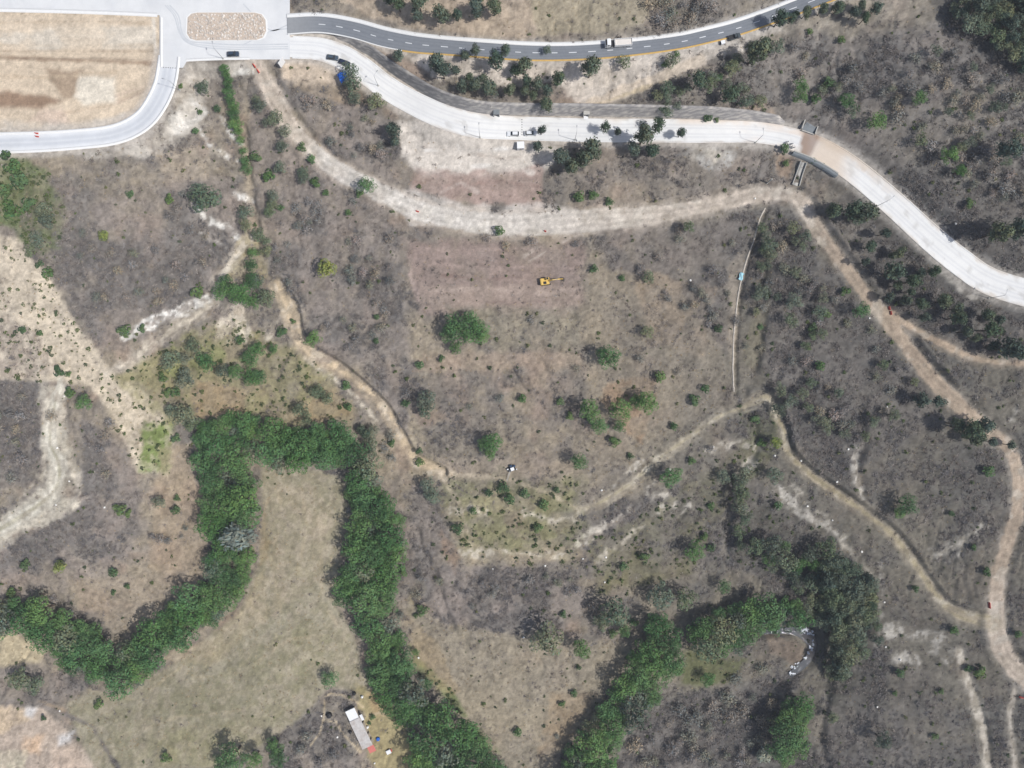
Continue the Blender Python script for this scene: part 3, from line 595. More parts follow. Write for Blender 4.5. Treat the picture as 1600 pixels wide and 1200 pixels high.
road_l = tag(new_obj('concrete_side_road', ribbon('concrete_side_road', RW['concrete_left'], lambda h: -h + 1.1, lambda h: h - 1.1, .05, cf_left, M_conc, 12)), kind='structure')
new_obj('pavement', ribbon('pavement', RW['concrete_left'], lambda h: h - 1.1, lambda h: h, .17, None, M_kerb, 2, 1.5, .4), road_l)
new_obj('pavement', ribbon('pavement', RW['concrete_left'], lambda h: -h, lambda h: -h + 1.1, .17, None, M_kerb, 2, 1.5, .4), road_l)
road_m = tag(new_obj('concrete_road', ribbon('concrete_road', RW['concrete_main'][1:], lambda h: -h + .5, lambda h: h - .5, .06, cf_main, M_conc, 14)), kind='structure')
for s in (1, -1):
    new_obj('kerb', ribbon('kerb', RW['concrete_main'][3:], (lambda h: h - .5) if s > 0 else (lambda h: -h), (lambda h: h) if s > 0 else (lambda h: -h + .5), .18 if s < 0 else .14, cf_main, M_conc, 2, 1.5, .4), road_m)
AS = RW['asphalt']
road_a = tag(new_obj('asphalt_road', ribbon('asphalt_road', AS, lambda h: -h, lambda h: h, .05, cf_asph, M_asph, 12)), kind='structure')
new_obj('pavement', ribbon('pavement', AS, lambda h: h, lambda h: h + 1.5, .17, None, M_kerb, 2, 1.5, .5), road_a)
iy = int(np.argmin(np.abs(smooth_line(ROADS['asphalt'], 6.0)[:, 0] - 630)))
new_obj('kerb', ribbon('kerb', AS[:iy + 1], lambda h: -h - .35, lambda h: -h, .17, None, M_kerb, 2, 1.5, .5), road_a)
new_obj('kerb', ribbon('yellow_kerb', AS[iy:], lambda h: -h - .55, lambda h: -h, .19, None, M_yellow, 2, 1.5, .5), road_a)['label'] = 'ochre painted kerb along the lower edge'
Sa = smooth_line(AS, .5); La = np.concatenate([[0], np.cumsum(np.hypot(*np.diff(Sa[:, :2], axis=0).T))])
pos = 12.0
while pos < La[-1] - 4:
    i0, i1 = np.searchsorted(La, pos), np.searchsorted(La, pos + 2.5)
    q = Sa[[i0, (i0 + i1) // 2, i1]]
    new_obj('lane_dash', ribbon('lane_dash', q, lambda h: h * 0 - .14, lambda h: h * 0 + .14, .056, None, M_line, 1, .8), road_a)
    pos += 7.0
# paved square
def flat_poly(name, pts, z, m, parent=None, thick=.0):
    b = MB(); n = len(pts); v = [(x, y, z) for x, y in pts]
    if thick:
        v += [(x, y, z - thick) for x, y in pts]; b.add(v, [tuple(range(n))] + [(i, i + n, (i + 1) % n + n, (i + 1) % n) for i in range(n)])
    else: b.add(v, [tuple(range(n))])
    me = bpy.data.meshes.new(name); me.from_pydata(b.v, [], b.f); bm = bmesh.new(); bm.from_mesh(me)
    bmesh.ops.recalc_face_normals(bm, faces=bm.faces)
    top = [f for f in bm.faces if abs(f.normal.z) > .9]
    if top and top[0].normal.z < 0: bmesh.ops.reverse_faces(bm, faces=bm.faces)
    bmesh.ops.triangulate(bm, faces=bm.faces); bm.to_mesh(me); bm.free(); me.materials.append(m)
    return new_obj(name, me, parent)
M_plaza = mat('plaza_concrete', col(222,223,223), rough=.9, noise=.07, nscale=.25, alt=col(210,212,214))
plaza = tag(flat_poly('concrete_square', PLAZA_W, PLAZA_Z + .07, M_plaza), kind='structure')
def px_line(pts, z): return [Vector((*flat_xy(u, v, z), z)) for u, v in pts]
def strip(name, pts, width, z, m, parent, h=0.0):
    q = np.array([(*flat_xy(u, v, z), z, width) for u, v in pts])
    return new_obj(name, ribbon(name, q, lambda k: -k, lambda k: k, 0, None, m, 1, .8, h), parent)
strip('pavement', [(-60,14),(100,17.5),(200,21),(246,23.2)], 1.6, PLAZA_Z + .19, M_kerb, plaza, .3)
strip('pavement', [(251.5,27),(251.5,70),(251.5,104)], .9, PLAZA_Z + .19, M_kerb, plaza, .3)
strip('pavement', [(291,94),(330,92),(390,91)], 1.0, PLAZA_Z + .19, M_kerb, plaza, .3)
M_tyre = mat('tyre_mark', col(202,205,208), rough=.95, noise=.1, nscale=.6)
for a, (r0, w) in enumerate(((0, .5), (3.2, .35), (7, .5))):
    strip('tyre_mark', [(258 + r0, 8), (272 + r0, 25), (280 + r0 * .6, 50), (292 + r0 * .5, 66 - r0 * .3), (320, 74 - r0), (370, 77 - r0), (450, 76 - r0)], w, PLAZA_Z + .075 + a * .002, M_tyre, plaza)
for k, vv in enumerate((6, 70)): strip('tyre_mark', [(380, vv), (420, 46 + k * 4), (452, 38 + k * 6)], .5, PLAZA_Z + .077, M_tyre, plaza)
# rubble island
IS = [(-62,-14),(-56,-20),(-46,-22),(46,-22),(58,-19),(64,-10),(65,8),(60,18),(50,22),(-48,23),(-58,20),(-63,12)]
ISW = [flat_xy(353 + a, 41 + b, PLAZA_Z + .2) for a, b in IS]
M_isl = mat('island_soil', col(204,188,172), rough=1, noise=.25, nscale=.8, bump=.4)
isl = tag(flat_poly('traffic_island', ISW, PLAZA_Z + .24, M_kerb, thick=.3), 'rounded concrete kerbed traffic island filled with pale rubble', 'traffic island')
ci = np.mean(ISW, 0); flat_poly('soil_fill', [tuple(ci + (np.array(q) - ci) * .965) for q in ISW], PLAZA_Z + .262, M_isl, isl)

# ------------------------------------------------------------------ masonry retaining wall above the white road
def wall_mesh(name, W, h, batter, cap):
    S = smooth_line(W, .9); T = np.gradient(S[:, :2], axis=0); T /= np.linalg.norm(T, axis=1)[:, None]; Nn = np.column_stack([-T[:, 1], T[:, 0]])
    L = np.concatenate([[0], np.cumsum(np.hypot(*np.diff(S[:, :2], axis=0).T))]); hh = h * (.25 + .75 * sstep(0, 34, L)) * (.35 + .65 * sstep(L[-1], L[-1] - 32, L)) * sstep(0, 4, L) * sstep(L[-1], L[-1] - 4, L) + .2
    rows = 9; V_ = []; Cc = []
    for r in range(rows + 2):
        t = min(r / rows, 1); off = batter * t + (cap if r > rows else 0)
        jit = (RNG.random(len(S)) - .5) * .14 * (0 < r < rows)
        q = S[:, :2] + Nn * (off + jit)[:, None]
        V_.append(np.column_stack([q, S[:, 2] - .15 + (hh + .15) * t]))
        n = RNG.random(len(S)); base = np.where((n > .5)[:, None], col(176,172,168), col(150,147,146)); base = np.where((n > .87)[:, None], col(198,192,184), base)
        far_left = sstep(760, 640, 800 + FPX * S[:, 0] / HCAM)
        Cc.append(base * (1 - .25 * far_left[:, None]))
    for off, dz in ((batter + cap + .25, -1.2),):
        V_.append(np.column_stack([S[:, :2] + Nn * off, S[:, 2] + hh + dz])); Cc.append(Cc[-1])
    r, c = len(V_), len(S); id_ = np.arange(r * c).reshape(r, c)
    fs = np.stack([id_[:-1, :-1], id_[:-1, 1:], id_[1:, 1:], id_[1:, :-1]], -1).reshape(-1, 4)
    return np_mesh(name, np.concatenate(V_), fs, M_stone, np.concatenate(Cc))
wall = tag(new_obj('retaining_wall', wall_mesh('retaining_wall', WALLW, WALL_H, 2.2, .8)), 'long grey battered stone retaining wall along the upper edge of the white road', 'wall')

# ------------------------------------------------------------------ foliage shapes (unit crown radius)
def quads(cent, nrm, size, rg, asp=1.0, along=None):
    """one small leaf-clump quad per centre, facing nrm"""
    n = len(cent); nrm = nrm / np.maximum(np.linalg.norm(nrm, axis=1), 1e-6)[:, None]
    a = along if along is not None else rg.normal(size=(n, 3)); a = a - (a * nrm).sum(1)[:, None] * nrm; a /= np.maximum(np.linalg.norm(a, axis=1), 1e-6)[:, None]
    b = np.cross(nrm, a); s = size[:, None]
    v = np.stack([cent - a * s * asp - b * s * .35, cent - b * s * .2 + b * s * .9 - a * s * .3, cent + a * s * asp + b * s * .3, cent - b * s * .8 + a * s * .2], 1).reshape(-1, 3)
    return v, np.arange(4 * n).reshape(n, 4)
def crown_mesh(name, seed, m, nq, lobes, hc, sz, leaf, tint, spread=.62, lobe_r=(.36, .55), asp=1.0, droop=0.0, lift=.25, spiky=False):
    rg = np.random.default_rng(seed); cs = []; ns = []; zs = []
    L = []
    for k in range(lobes):
        a = 2.4 * k + rg.random() * .8; r = spread * math.sqrt((k + .3) / lobes) * (0.85 + .3 * rg.random())
        lr = rg.uniform(*lobe_r); L.append((r * math.cos(a), r * math.sin(a), (rg.random() - .35) * sz * .8 + sz * .35 * (1 - r), lr))
    per = nq // lobes; tn = []
    for (x, y, z, lr) in L:
        k = int(per * (lr / np.mean(lobe_r)) ** 2); d_ = rg.normal(size=(k, 3)); d_[:, 2] = np.abs(d_[:, 2]) * .9 - .28; d_ /= np.linalg.norm(d_, axis=1)[:, None]
        rr = lr * (0.72 + .36 * rg.random(k) ** .7)
        if spiky: rr = lr * (0.35 + .9 * rg.random(k))
        p = d_ * rr[:, None] * np.array([1, 1, .8]); cs.append(p + (x, y, z)); nn = d_ + rg.normal(size=(k, 3)) * .3; nn[:, 2] += lift; ns.append(nn); zs.append(leaf * (.6 + .8 * rg.random(k))); tn.append(np.full(k, .86 + .28 * rg.random()))
    cs = np.concatenate(cs); ns = np.concatenate(ns); zs = np.concatenate(zs); tn = np.concatenate(tn); cs[:, 2] += hc
    al = None
    if spiky: al = cs - (0, 0, hc * .8); al = al + rg.normal(size=al.shape) * .2
    v, f = quads(cs, ns, zs, rg, asp, al)
    t = np.repeat((tn * (.78 + .44 * rg.random(len(cs))))[:, None], 4, 0)
    hue = np.repeat(rg.normal(size=(len(cs), 1)) * .06, 4, 0)
    c = np.asarray(tint)[None] * t * np.concatenate([1 + hue * 1.6, 1 + hue * .2, 1 - hue], 1)
    return np_mesh(name, v, f, m, np.clip(c, .004, .8))
def trunk_mesh(name, seed, m, h, r, limbs, reach):
    rg = random.Random(seed); b = MB(); lean = (rg.uniform(-.08, .08), rg.uniform(-.08, .08))
    b.tube([(0, 0, -.15), (lean[0] * .4, lean[1] * .4, h * .45), (lean[0], lean[1], h)], [r * 1.25, r * .85, r * .4], 7)
    for k in range(limbs):
        a = 2 * math.pi * k / limbs + rg.uniform(-.4, .4); s = h * rg.uniform(.4, .75)
        b.tube([(lean[0] * .6, lean[1] * .6, s), (math.cos(a) * reach * .5, math.sin(a) * reach * .5, s + h * .22), (math.cos(a) * reach, math.sin(a) * reach, s + h * .42)], [r * .55, r * .35, r * .12], 5)
    return b.mesh(name, m)
RV = [(.6,.68,.68), (1,1,1), (1.4,1.3,1.0), (.72,.86,.76), (1.15,1.18,1.2), (.88,1.0,.74), (1.3,1.2,1.15)]
M_leaf = mat('broad_leaves', attr='Col', rough=.75, spec=.25, ramp=RV, trans=.22)
M_leaf2 = mat('feathery_leaves', attr='Col', rough=.85, spec=.15, ramp=RV, trans=.2)
M_bark = mat('bark', col(96,84,74), rough=.95, noise=.3, nscale=3)
G_T, A_T, P_T, S_T, Y_T, W_T, D_T = col(96,130,84), col(118,127,110), col(96,108,96), col(94,118,80), col(134,146,84), col(150,156,146), col(150,144,141)
TYPES = {}
def kind(code, nv, hc, **kw):
    tk = kw.pop('trunk'); TYPES[code] = [(crown_mesh('crown', 100 * ord(code) + i, kw.get('m', M_leaf), kw['nq'], kw['lobes'] + (i % 3) - 1, hc, kw['sz'], kw['leaf'], kw['tint'], kw.get('spread', .62), kw.get('lr', (.34, .52)), kw.get('asp', 1), lift=kw.get('lift', .25), spiky=kw.get('spiky', False)),
                                          trunk_mesh('trunk', 31 * ord(code) + i, M_bark, hc * .95, tk, 5, .5)) for i in range(nv)]; TYPES[code + 'h'] = hc
kind('G', 8, 1.25, nq=1600, lobes=18, sz=.95, leaf=.046, tint=G_T, trunk=.075, lr=(.22, .38), spread=.78)
kind('A', 6, 1.2, nq=800, lobes=14, sz=.7, leaf=.052, tint=A_T, trunk=.06, m=M_leaf2, asp=1.5, lr=(.22, .42), spread=.75)
kind('P', 6, 1.7, nq=800, lobes=10, sz=1.3, leaf=.075, tint=P_T, trunk=.07, m=M_leaf2, asp=1.9, spiky=True, lr=(.34, .5), spread=.55, lift=.05)
kind('S', 5, .6, nq=240, lobes=6, sz=.5, leaf=.13, tint=S_T, trunk=.07)
kind('Y', 2, 1.2, nq=520, lobes=10, sz=.7, leaf=.085, tint=Y_T, trunk=.06)
kind('W', 2, 1.0, nq=900, lobes=10, sz=.6, leaf=.075, tint=W_T, trunk=.06, m=M_leaf2, asp=2.4, spiky=True)
kind('D', 6, .5, nq=300, lobes=9, sz=.4, leaf=.055, tint=D_T, trunk=.05, m=M_leaf2, asp=2.2, spiky=True, lr=(.36, .55))
KN = {'G': ('broadleaf_tree', 'tree', 'leafy green tree'), 'A': ('feathery_tree', 'tree', 'grey-green feathery tree'), 'P': ('dark_tree', 'tree', 'dark spiky tree'), 'S': ('green_shrub', 'shrub', 'rounded green shrub'), 'Y': ('yellow_green_tree', 'tree', 'yellow-green tree'), 'W': ('silver_tree', 'tree', 'silvery grey tree'), 'D': ('bare_shrub', 'shrub', 'bare grey shrub')}
PLANTS = []
def plant(code, u, v, r):
    var = rnd.randrange(len(TYPES[code])); cr, tr = TYPES[code][var]
    rm = r * .2575 * (1.08 if code == 'P' else 1.22 if code in 'AGS' else 1.1)
    p = P(u, v, rm * TYPES[code + 'h'] * .95); s = rm * mpp(p.z) / .25
    e = empty(KN[code][0], p, rnd.uniform(0, 6.28)); e.scale = (s * rnd.uniform(.92, 1.08), s * rnd.uniform(.92, 1.08), s * rnd.uniform(.85, 1.12)); e['category'] = KN[code][1]
    new_obj('trunk', tr, e); new_obj('crown', cr, e); PLANTS.append((e, code, u, v, r)); return e

# creek belts: outlines in the photo, filled crown by crown
BELTS = [
 ('G', 'left upright arm of the meadow belt', [(305,690),(312,662),(345,650),(395,642),(412,665),(404,700),(393,715),(398,760),(405,800),(400,840),(398,880),(328,880),(328,850),(320,800),(310,750)], (9, 17)),
 ('G', 'slanting lower arm of the meadow belt', [(398,880),(385,922),(365,948),(335,972),(300,998),(270,1018),(258,1040),(215,1068),(182,1075),(180,1020),(196,1008),(215,992),(245,972),(252,952),(290,928),(325,905),(328,882)], (9, 17)),
 ('G', 'belt at the left picture edge', [(-30,938),(40,938),(95,948),(120,962),(150,977),(175,1005),(174,1055),(150,1066),(110,1046),(82,1018),(57,996),(28,986),(-30,990)], (9, 17)),
 ('G', 'belt crossing above the meadow', [(412,668),(455,664),(478,676),(500,660),(545,660),(560,680),(570,705),(545,724),(525,730),(490,722),(472,733),(455,726),(433,735),(408,712)], (9, 16)),
 ('G', 'right arm of the meadow belt', [(535,735),(560,722),(585,705),(590,740),(598,762),(622,792),(630,820),(633,860),(630,888),(616,905),(618,930),(620,960),(545,950),(525,938),(530,900),(545,870),(546,830),(552,800),(545,765)], (9, 17)),
 ('G', 'belt beside the farmhouse', [(548,952),(620,962),(622,985),(638,1008),(643,1040),(652,1070),(688,1108),(640,1135),(608,1122),(594,1098),(586,1080),(580,1058),(575,1040),(582,1010),(565,985)], (9, 17)),
 ('G', 'belt at the bottom edge', [(642,1138),(688,1108),(733,1134),(752,1152),(768,1172),(800,1210),(800,1230),(645,1230),(648,1170)], (9, 18)),
 ('G', 'belt climbing right from the bottom', [(870,1230),(885,1172),(908,1138),(928,1112),(952,1075),(990,1025),(1008,1000),(1008,965),(1035,950),(1060,990),(1070,1040),(1050,1062),(1028,1096),(1008,1126),(985,1135),(960,1175),(945,1230)], (9, 17)),
 ('G', 'belt above the stream pool', [(1065,990),(1092,960),(1130,948),(1165,940),(1200,940),(1225,936),(1256,944),(1256,972),(1215,978),(1185,985),(1163,1015),(1110,1020)], (9, 17)),
 ('G', 'clump below the stream pool', [(1203,1112),(1235,1090),(1268,1090),(1262,1130),(1252,1178),(1222,1186),(1203,1160)], (9, 16)),
 ('A', 'thicket right of the stream pool', [(1275,885),(1330,872),(1372,912),(1366,958),(1348,998),(1322,1060),(1292,1060),(1290,1000),(1275,955)], (6, 12)),
 ('A', 'dark grove in the top right corner', [(1478,10),(1520,-20),(1640,-30),(1640,110),(1600,118),(1570,92),(1540,60),(1500,40)], (7, 11)),
 ('A', 'thicket at the belt top', [(550,662),(588,668),(586,695),(592,702),(578,712),(566,690)], (6, 10)),
]
BL = {}
for code, where, poly, (r0, r1) in BELTS:
    q = np.array(poly); got = []; nc = 2600
    cu_, cv_ = RNG.uniform(q[:, 0].min(), q[:, 0].max(), nc), RNG.uniform(q[:, 1].min(), q[:, 1].max(), nc); sdv = poly_sd(cu_, cv_, poly)
    for i in range(nc):
        r = rnd.uniform(r0 * 1.45, r1 * 1.35) if i < 900 else rnd.uniform(r0 * 1.05, r0 * 1.4)
        if sdv[i] > -r * (.30 + .5 * rnd.random()) or (cu_[i] - 375) ** 2 + (cv_[i] - 838) ** 2 < 26 ** 2 or (cu_[i] - 1264) ** 2 + (cv_[i] - 996) ** 2 < 31 ** 2 or (cu_[i] - 1246) ** 2 + (cv_[i] - 1040) ** 2 < 20 ** 2 or not (-25 < cu_[i] < 1625 and -25 < cv_[i] < 1225): continue
        if any((cu_[i] - a) ** 2 + (cv_[i] - b) ** 2 < (.60 * (r + c)) ** 2 for a, b, c in got): continue
        got.append((cu_[i], cv_[i], r))
    for u, v, r in got:
        kc = code if rnd.random() > (.12 if code == 'G' else .4) else ('A' if code in 'GDP' else 'P')
        e = plant(kc, u, v, r * (.98 if code == 'G' else .9)); sizeword = 'large' if r > 18 else 'middle-sized' if r > 13.5 else 'small'
        BL.setdefault((f"{sizeword} {KN[kc][2]}", where), []).append((v, e)); PLANTS.pop()
SINGLE = {
'P': '''623 88 9,683 100 13,692 112 13,712 110 8,727 88 8,743 82 9,775 97 13,790 80 9,765 138 13,797 143 9,622 6 12,655 6 14,690 22 14,715 25 8,745 8 12,772 12 12,818 105 13,806 112 10,923 108 15,872 125 11,855 142 9,
 1180 85 18,1195 70 10,1090 128 14,1140 148 15,945 200 9,925 237 16,910 252 14,892 262 13,965 207 6,1005 215 17,1028 197 11,1063 209 8,1018 237 12,990 232 11,875 247 14,846 205 8,840 229 8,1218 30 12,1237 30 7,1260 20 9,1285 15 9,1310 12 10,1335 20 10,1345 9 7,1368 14 9,1350 30 8,
 1330 330 14,1348 336 16,1302 330 12,1360 385 10,1395 425 14,1420 440 12,1455 425 10,1475 470 12,1492 497 12,1542 492 11,1545 515 14,1572 546 17,1592 552 13,1555 365 17,1588 360 17,1575 235 16,1495 482 10,1435 475 10,1405 395 9,1380 365 9,1510 670 16,1535 665 13,1492 662 12,1525 687 11,1548 690 8,1578 695 8,1440 625 12,1462 627 10,615 205 12,617 222 9''',
'A': '''548 112 12,552 132 12,555 155 9,588 160 12,320 310 20,312 296 10,855 78 6,975 97 10,317 137 10,430 185 11,445 205 9,405 165 9,440 228 8,418 465 12,403 440 10,303 540 11,268 563 13,290 560 9,290 590 13,350 578 11,470 640 11,480 655 9,512 622 9,495 612 10,285 650 16,300 662 11,268 640 8,405 368 10,383 332 10,385 352 9,
 1030 932 17,1070 935 15,960 955 20,940 970 12,855 998 22,668 757 10,676 774 12,1012 518 9,1013 433 9,1075 355 9,1335 915 17,1343 1000 10,1320 1050 10,1240 470 12,1235 500 10,1205 852 16,1225 872 16,1290 855 14,1302 872 14,1320 886 12,1210 742 12,1215 640 10,1165 740 12,1130 745 10,668 625 13,665 642 10,250 785 9,1145 105 11,1050 95 10,1395 648 9,1300 1120 8,75 345 11,60 375 11,48 392 9,70 328 10,1340 340 9,30 1060 14,55 1070 12''',
'G': '''351 108 7,354 118 6,357 128 7,358 138 6,359 148 8,362 158 7,366 168 8,367 180 8,368 193 9,373 206 7,377 220 6,380 236 6,384 252 7,386 265 8,573 290 12,350 455 14,375 460 15,395 440 12,392 470 12,355 440 10,325 565 12,370 580 10,390 560 12,394 590 12,715 512 18,742 517 17,700 522 11,712 543 9,735 498 12,755 525 9,950 558 17,920 640 15,935 665 12,970 640 15,968 665 9,1010 628 15,995 626 9,905 720 11,1048 745 14,1085 860 13,1417 788 13,1405 800 9,1370 190 12,1437 153 9,1482 243 12,1497 268 8,1250 135 10,1250 152 10,365 1180 19,347 1190 12,398 1184 13,430 1165 12,437 1182 12,515 1060 11,907 1010 12,975 985 9,991 1027 12,1105 1060 10,1345 485 11,770 690 13,756 694 9,766 707 9,490 530 11,135 628 11,667 1067 9,1130 915 9,1245 886 9,405 545 10,428 545 7,405 590 11,393 415 9,396 395 8,340 170 5,1322 157 10,650 1018 5''',
'Y': '''945 1115 11,512 420 15,162 368 9,95 885 10,1210 690 9''',
'W': '''375 838 22,1195 1180 12,352 858 10''',
'S': '''283 134 4,312 175 4,305 205 5,487 250 7,493 285 8,420 275 9,400 245 8,472 230 6,905 307 9,926 305 7,952 315 6,1105 183 7,1120 187 4,1265 50 5,1315 63 6,1295 130 8,1275 155 8,203 303 6,265 310 7,62 413 6,78 427 9,310 458 10,195 517 9,222 513 6,377 532 7,255 590 6,92 580 8,108 584 5,34 515 6,63 520 5,440 518 8,458 502 4,588 532 5,545 333 5,562 303 6,510 302 5,440 325 5,588 495 5,655 570 7,780 362 8,
 540 603 7,545 635 7,635 630 7,612 692 6,657 722 7,785 762 9,820 770 7,850 790 8,795 780 9,715 825 8,740 797 6,840 825 7,765 770 6,870 765 5,630 893 7,928 420 6,972 434 5,1122 513 7,1030 590 9,1188 510 5,960 690 8,1085 625 8,1102 608 7,1052 665 6,985 713 5,1080 720 6,1112 855 7,1100 838 6,1007 870 7,1110 790 6,1190 692 7,975 885 7,1180 655 7,815 623 7,876 628 6,1215 790 7,1543 735 9,1487 803 5,1520 855 5,1540 893 7,1280 570 8,1270 512 6,1292 490 6,1515 318 7,1320 455 7,
 957 990 6,990 972 6,980 1062 7,896 1083 6,878 1100 5,808 1143 7,904 1043 4,68 1122 4,260 1183 7,155 1100 7,20 925 8,178 893 8,277 778 5,275 797 7,187 795 8,200 802 6,110 612 8,262 613 7,277 613 8,275 685 7,40 882 7,200 915 5,178 925 4,660 953 8,650 962 4,1405 1050 7,1398 1083 4,1490 985 7,1512 1045 6,1530 1050 9,1590 990 6,1430 920 5,1470 1080 4,1460 1150 5,1225 232 8,1272 252 4,1285 259 4,1228 255 5,10 243 8,22 262 12,32 285 13,8 300 12,20 328 13,45 318 10,1040 100 5,1057 85 5,1245 20 5,565 1155 3,582 1120 4,577 1130 3,880 960 5,1125 120 6,655 705 5,690 560 5,890 650 6''',
'D': '''250 842 9,262 845 7,240 838 7,290 825 5,284 838 4,625 960 7,650 930 9,1000 420 9,1150 500 8,1000 560 8,1060 580 8,780 622 9,733 635 7,830 500 8,900 575 8,790 383 9,830 377 10,760 372 8,900 382 7,1135 1090 14,1160 1110 13,1110 1105 12,1090 1120 13,1140 1120 12,1075 1150 14,1050 1170 13,1100 1180 12,990 1165 13,1010 1190 12,1150 1060 11,1190 1045 11,610 680 9,600 700 9,612 715 8,1440 200 9,1400 165 9,1395 160 8,1430 90 11,1460 105 11,1490 85 11,1420 115 9,1480 130 10,1190 400 8,1185 430 8,1192 480 9,1188 545 9,550 800 10,548 820 9,440 665 6,560 975 9,565 990 8,110 960 9,60 930 10,85 935 8,925 945 11,345 30 0,1165 540 6,1110 700 8,870 1150 5,480 1150 10,470 1170 10,500 1190 9,520 1180 9,80 650 9,30 650 10,165 680 9,172 660 8,155 700 9,165 740 9''',
}
for code, txt in SINGLE.items():
    for t in txt.replace('\n', ' ').split(','):
        if not t.strip(): continue
        u, v, r = map(float, t.split())
        if r > 0: plant(code, u, v, r)
FILL = [('P', [(1285,330),(1330,310),(1440,420),(1600,500),(1600,555),(1500,535),(1400,480),(1320,400)], 12, 6, 10), ('A', [(930,130),(1120,95),(1220,60),(1230,170),(1000,172),(930,168)], 16, 6, 11), ('P', [(640,100),(900,110),(900,160),(760,158),(690,135)], 9, 7, 11),
 ('D', [(1240,70),(1420,50),(1600,130),(1610,330),(1500,290),(1380,180),(1250,120)], 46, 7, 13), ('A', [(1230,60),(1420,50),(1600,140),(1610,300),(1300,170)], 14, 6, 10), ('A', [(1200,350),(1240,340),(1330,470),(1470,650),(1300,720),(1215,620),(1190,540)], 26, 6, 10), ('D', [(1200,350),(1240,340),(1330,470),(1470,650),(1300,720),(1215,620),(1190,540)], 30, 6, 11),
 ('A', [(1150,720),(1215,790),(1350,890),(1378,1000),(1385,1200),(1290,1200),(1290,1060),(1220,920),(1150,880)], 64, 7, 13), ('G', [(1190,790),(1300,850),(1330,880),(1260,900),(1200,880)], 9, 8, 12), ('P', [(1280,900),(1360,900),(1350,1000),(1290,1010)], 12, 7, 12), ('D', [(1000,1200),(1040,1110),(1120,1085),(1230,1060),(1190,1190)], 24, 7, 12), ('A', [(390,140),(430,190),(480,270),(470,300),(415,400),(400,330)], 18, 6, 9), ('D', [(400,130),(560,300),(610,340),(640,640),(580,580),(480,520),(420,400)], 40, 6, 10), ('D', [(100,380),(200,300),(370,280),(380,370),(190,530)], 26, 6, 9), ('D', [(650,900),(900,900),(910,950),(700,950)], 14, 5, 9), ('P', [(590,-5),(800,-5),(790,30),(690,35),(600,15)], 8, 7, 12),
 ('D', [(1000,0),(1130,-5),(1090,30),(1030,45)], 12, 9, 14), ('D', [(470,150),(590,180),(610,290),(500,215)], 14, 6, 10), ('D', [(940,360),(1150,350),(1140,540),(1000,440)], 16, 6, 10), ('A', [(1185,340),(1200,350),(1195,560),(1170,590)], 9, 5, 8), ('D', [(-10,600),(70,605),(65,720),(-10,780)], 9, 6, 10)]
for code, poly, n, r0, r1 in FILL:
    q = np.array(poly); cu_, cv_ = RNG.uniform(q[:, 0].min(), q[:, 0].max(), 900), RNG.uniform(q[:, 1].min(), q[:, 1].max(), 900); ok = poly_sd(cu_, cv_, poly) < 0; got = []
    for i in np.nonzero(ok)[0]:
        r = rnd.uniform(r0, r1); pq = flat_xy(cu_[i], cv_[i], -3); jx, jy = np.searchsorted(xs, pq[0]), np.searchsorted(ys, pq[1])
        if (cu_[i] - 1258) ** 2 + (cv_[i] - 1010) ** 2 < 45 ** 2 or (900 < cu_[i] < 1110 and abs(cv_[i] - (165 - (cu_[i] - 925) * .43)) < 17) or any(RDIST[k][jy, jx] < r * .25 + .6 for k in RDIST) or any((cu_[i] - a) ** 2 + (cv_[i] - b) ** 2 < (.45 * (r + c)) ** 2 for a, b, c in got) or TH[jy, jx] < .35 or any((cu_[i] - t[2]) ** 2 + (cv_[i] - t[3]) ** 2 < (.7 * (r + t[4])) ** 2 for t in PLANTS): continue
        got.append((cu_[i], cv_[i], r)); plant(code, cu_[i], cv_[i], r)
        if len(got) >= n: break
# labels from the nearest landmark and the side of it
MARKS = [('the white-roofed farmhouse',565,1140),('the excavator',855,438),('the stream pool',1262,995),('the rubble-filled traffic island',353,40),('the blue tarpaulin shelter',536,120),('the white truck on the asphalt',965,68),('the parked white cars',815,208),('the culvert chute',1250,268),('the white roadside sign',441,99),
 ('the pale blue sheet on the ditch',1158,432),('the fork of the dirt road',1395,490),('the dirt road bend at the right edge',1585,730),('the dirt junction at the lower right',1550,970),('the top of the meadow',470,735),('the lower left earthworks',60,1150),('the graded lot',110,110),('the pale tan field',90,520),('the start of the gully track',440,455),('the chalk outcrop',1040,780),('the end of the ditch',1147,615),
 ('the left bend of the white road',560,105),('the asphalt road',1100,57),('the dirt road below the site',760,350),('the upper right white road curve',1400,320),('the pale looping track',85,690),('the right edge hill',1560,280),('the bottom grassland',780,1080),('the top picture edge',720,15),('the narrow gully head',365,150),('the small white machine',800,733),('the lower right corner',1480,1150),('the left picture edge thicket',20,300),('the sharp track bend',1232,705),('the scrub hill at the right',1300,600),('the meadow corner footpath',215,1090),('the far right slope above the road',1450,180)]
ORD = ['', 'second', 'third', 'fourth', 'fifth', 'sixth', 'seventh', 'eighth', 'ninth', 'tenth', 'eleventh', 'twelfth', 'thirteenth', 'fourteenth', 'fifteenth', 'sixteenth', 'seventeenth', 'eighteenth', 'nineteenth', 'twentieth']+['%dth' % k for k in range(21, 90)]
for (a, b), L in BL.items():
    L.sort(key=lambda q: q[0])
    for i, (v, e) in enumerate(L): e['label'] = (f"{a} in the {b}" if len(L) == 1 else f"topmost {a} in the {b}" if i == 0 else f"lowest {a} in the {b}" if i == len(L) - 1 else f"{ORD[i]} from top, {a} in the {b}"); e['group'] = f"trees of the {b}"
lab = {}
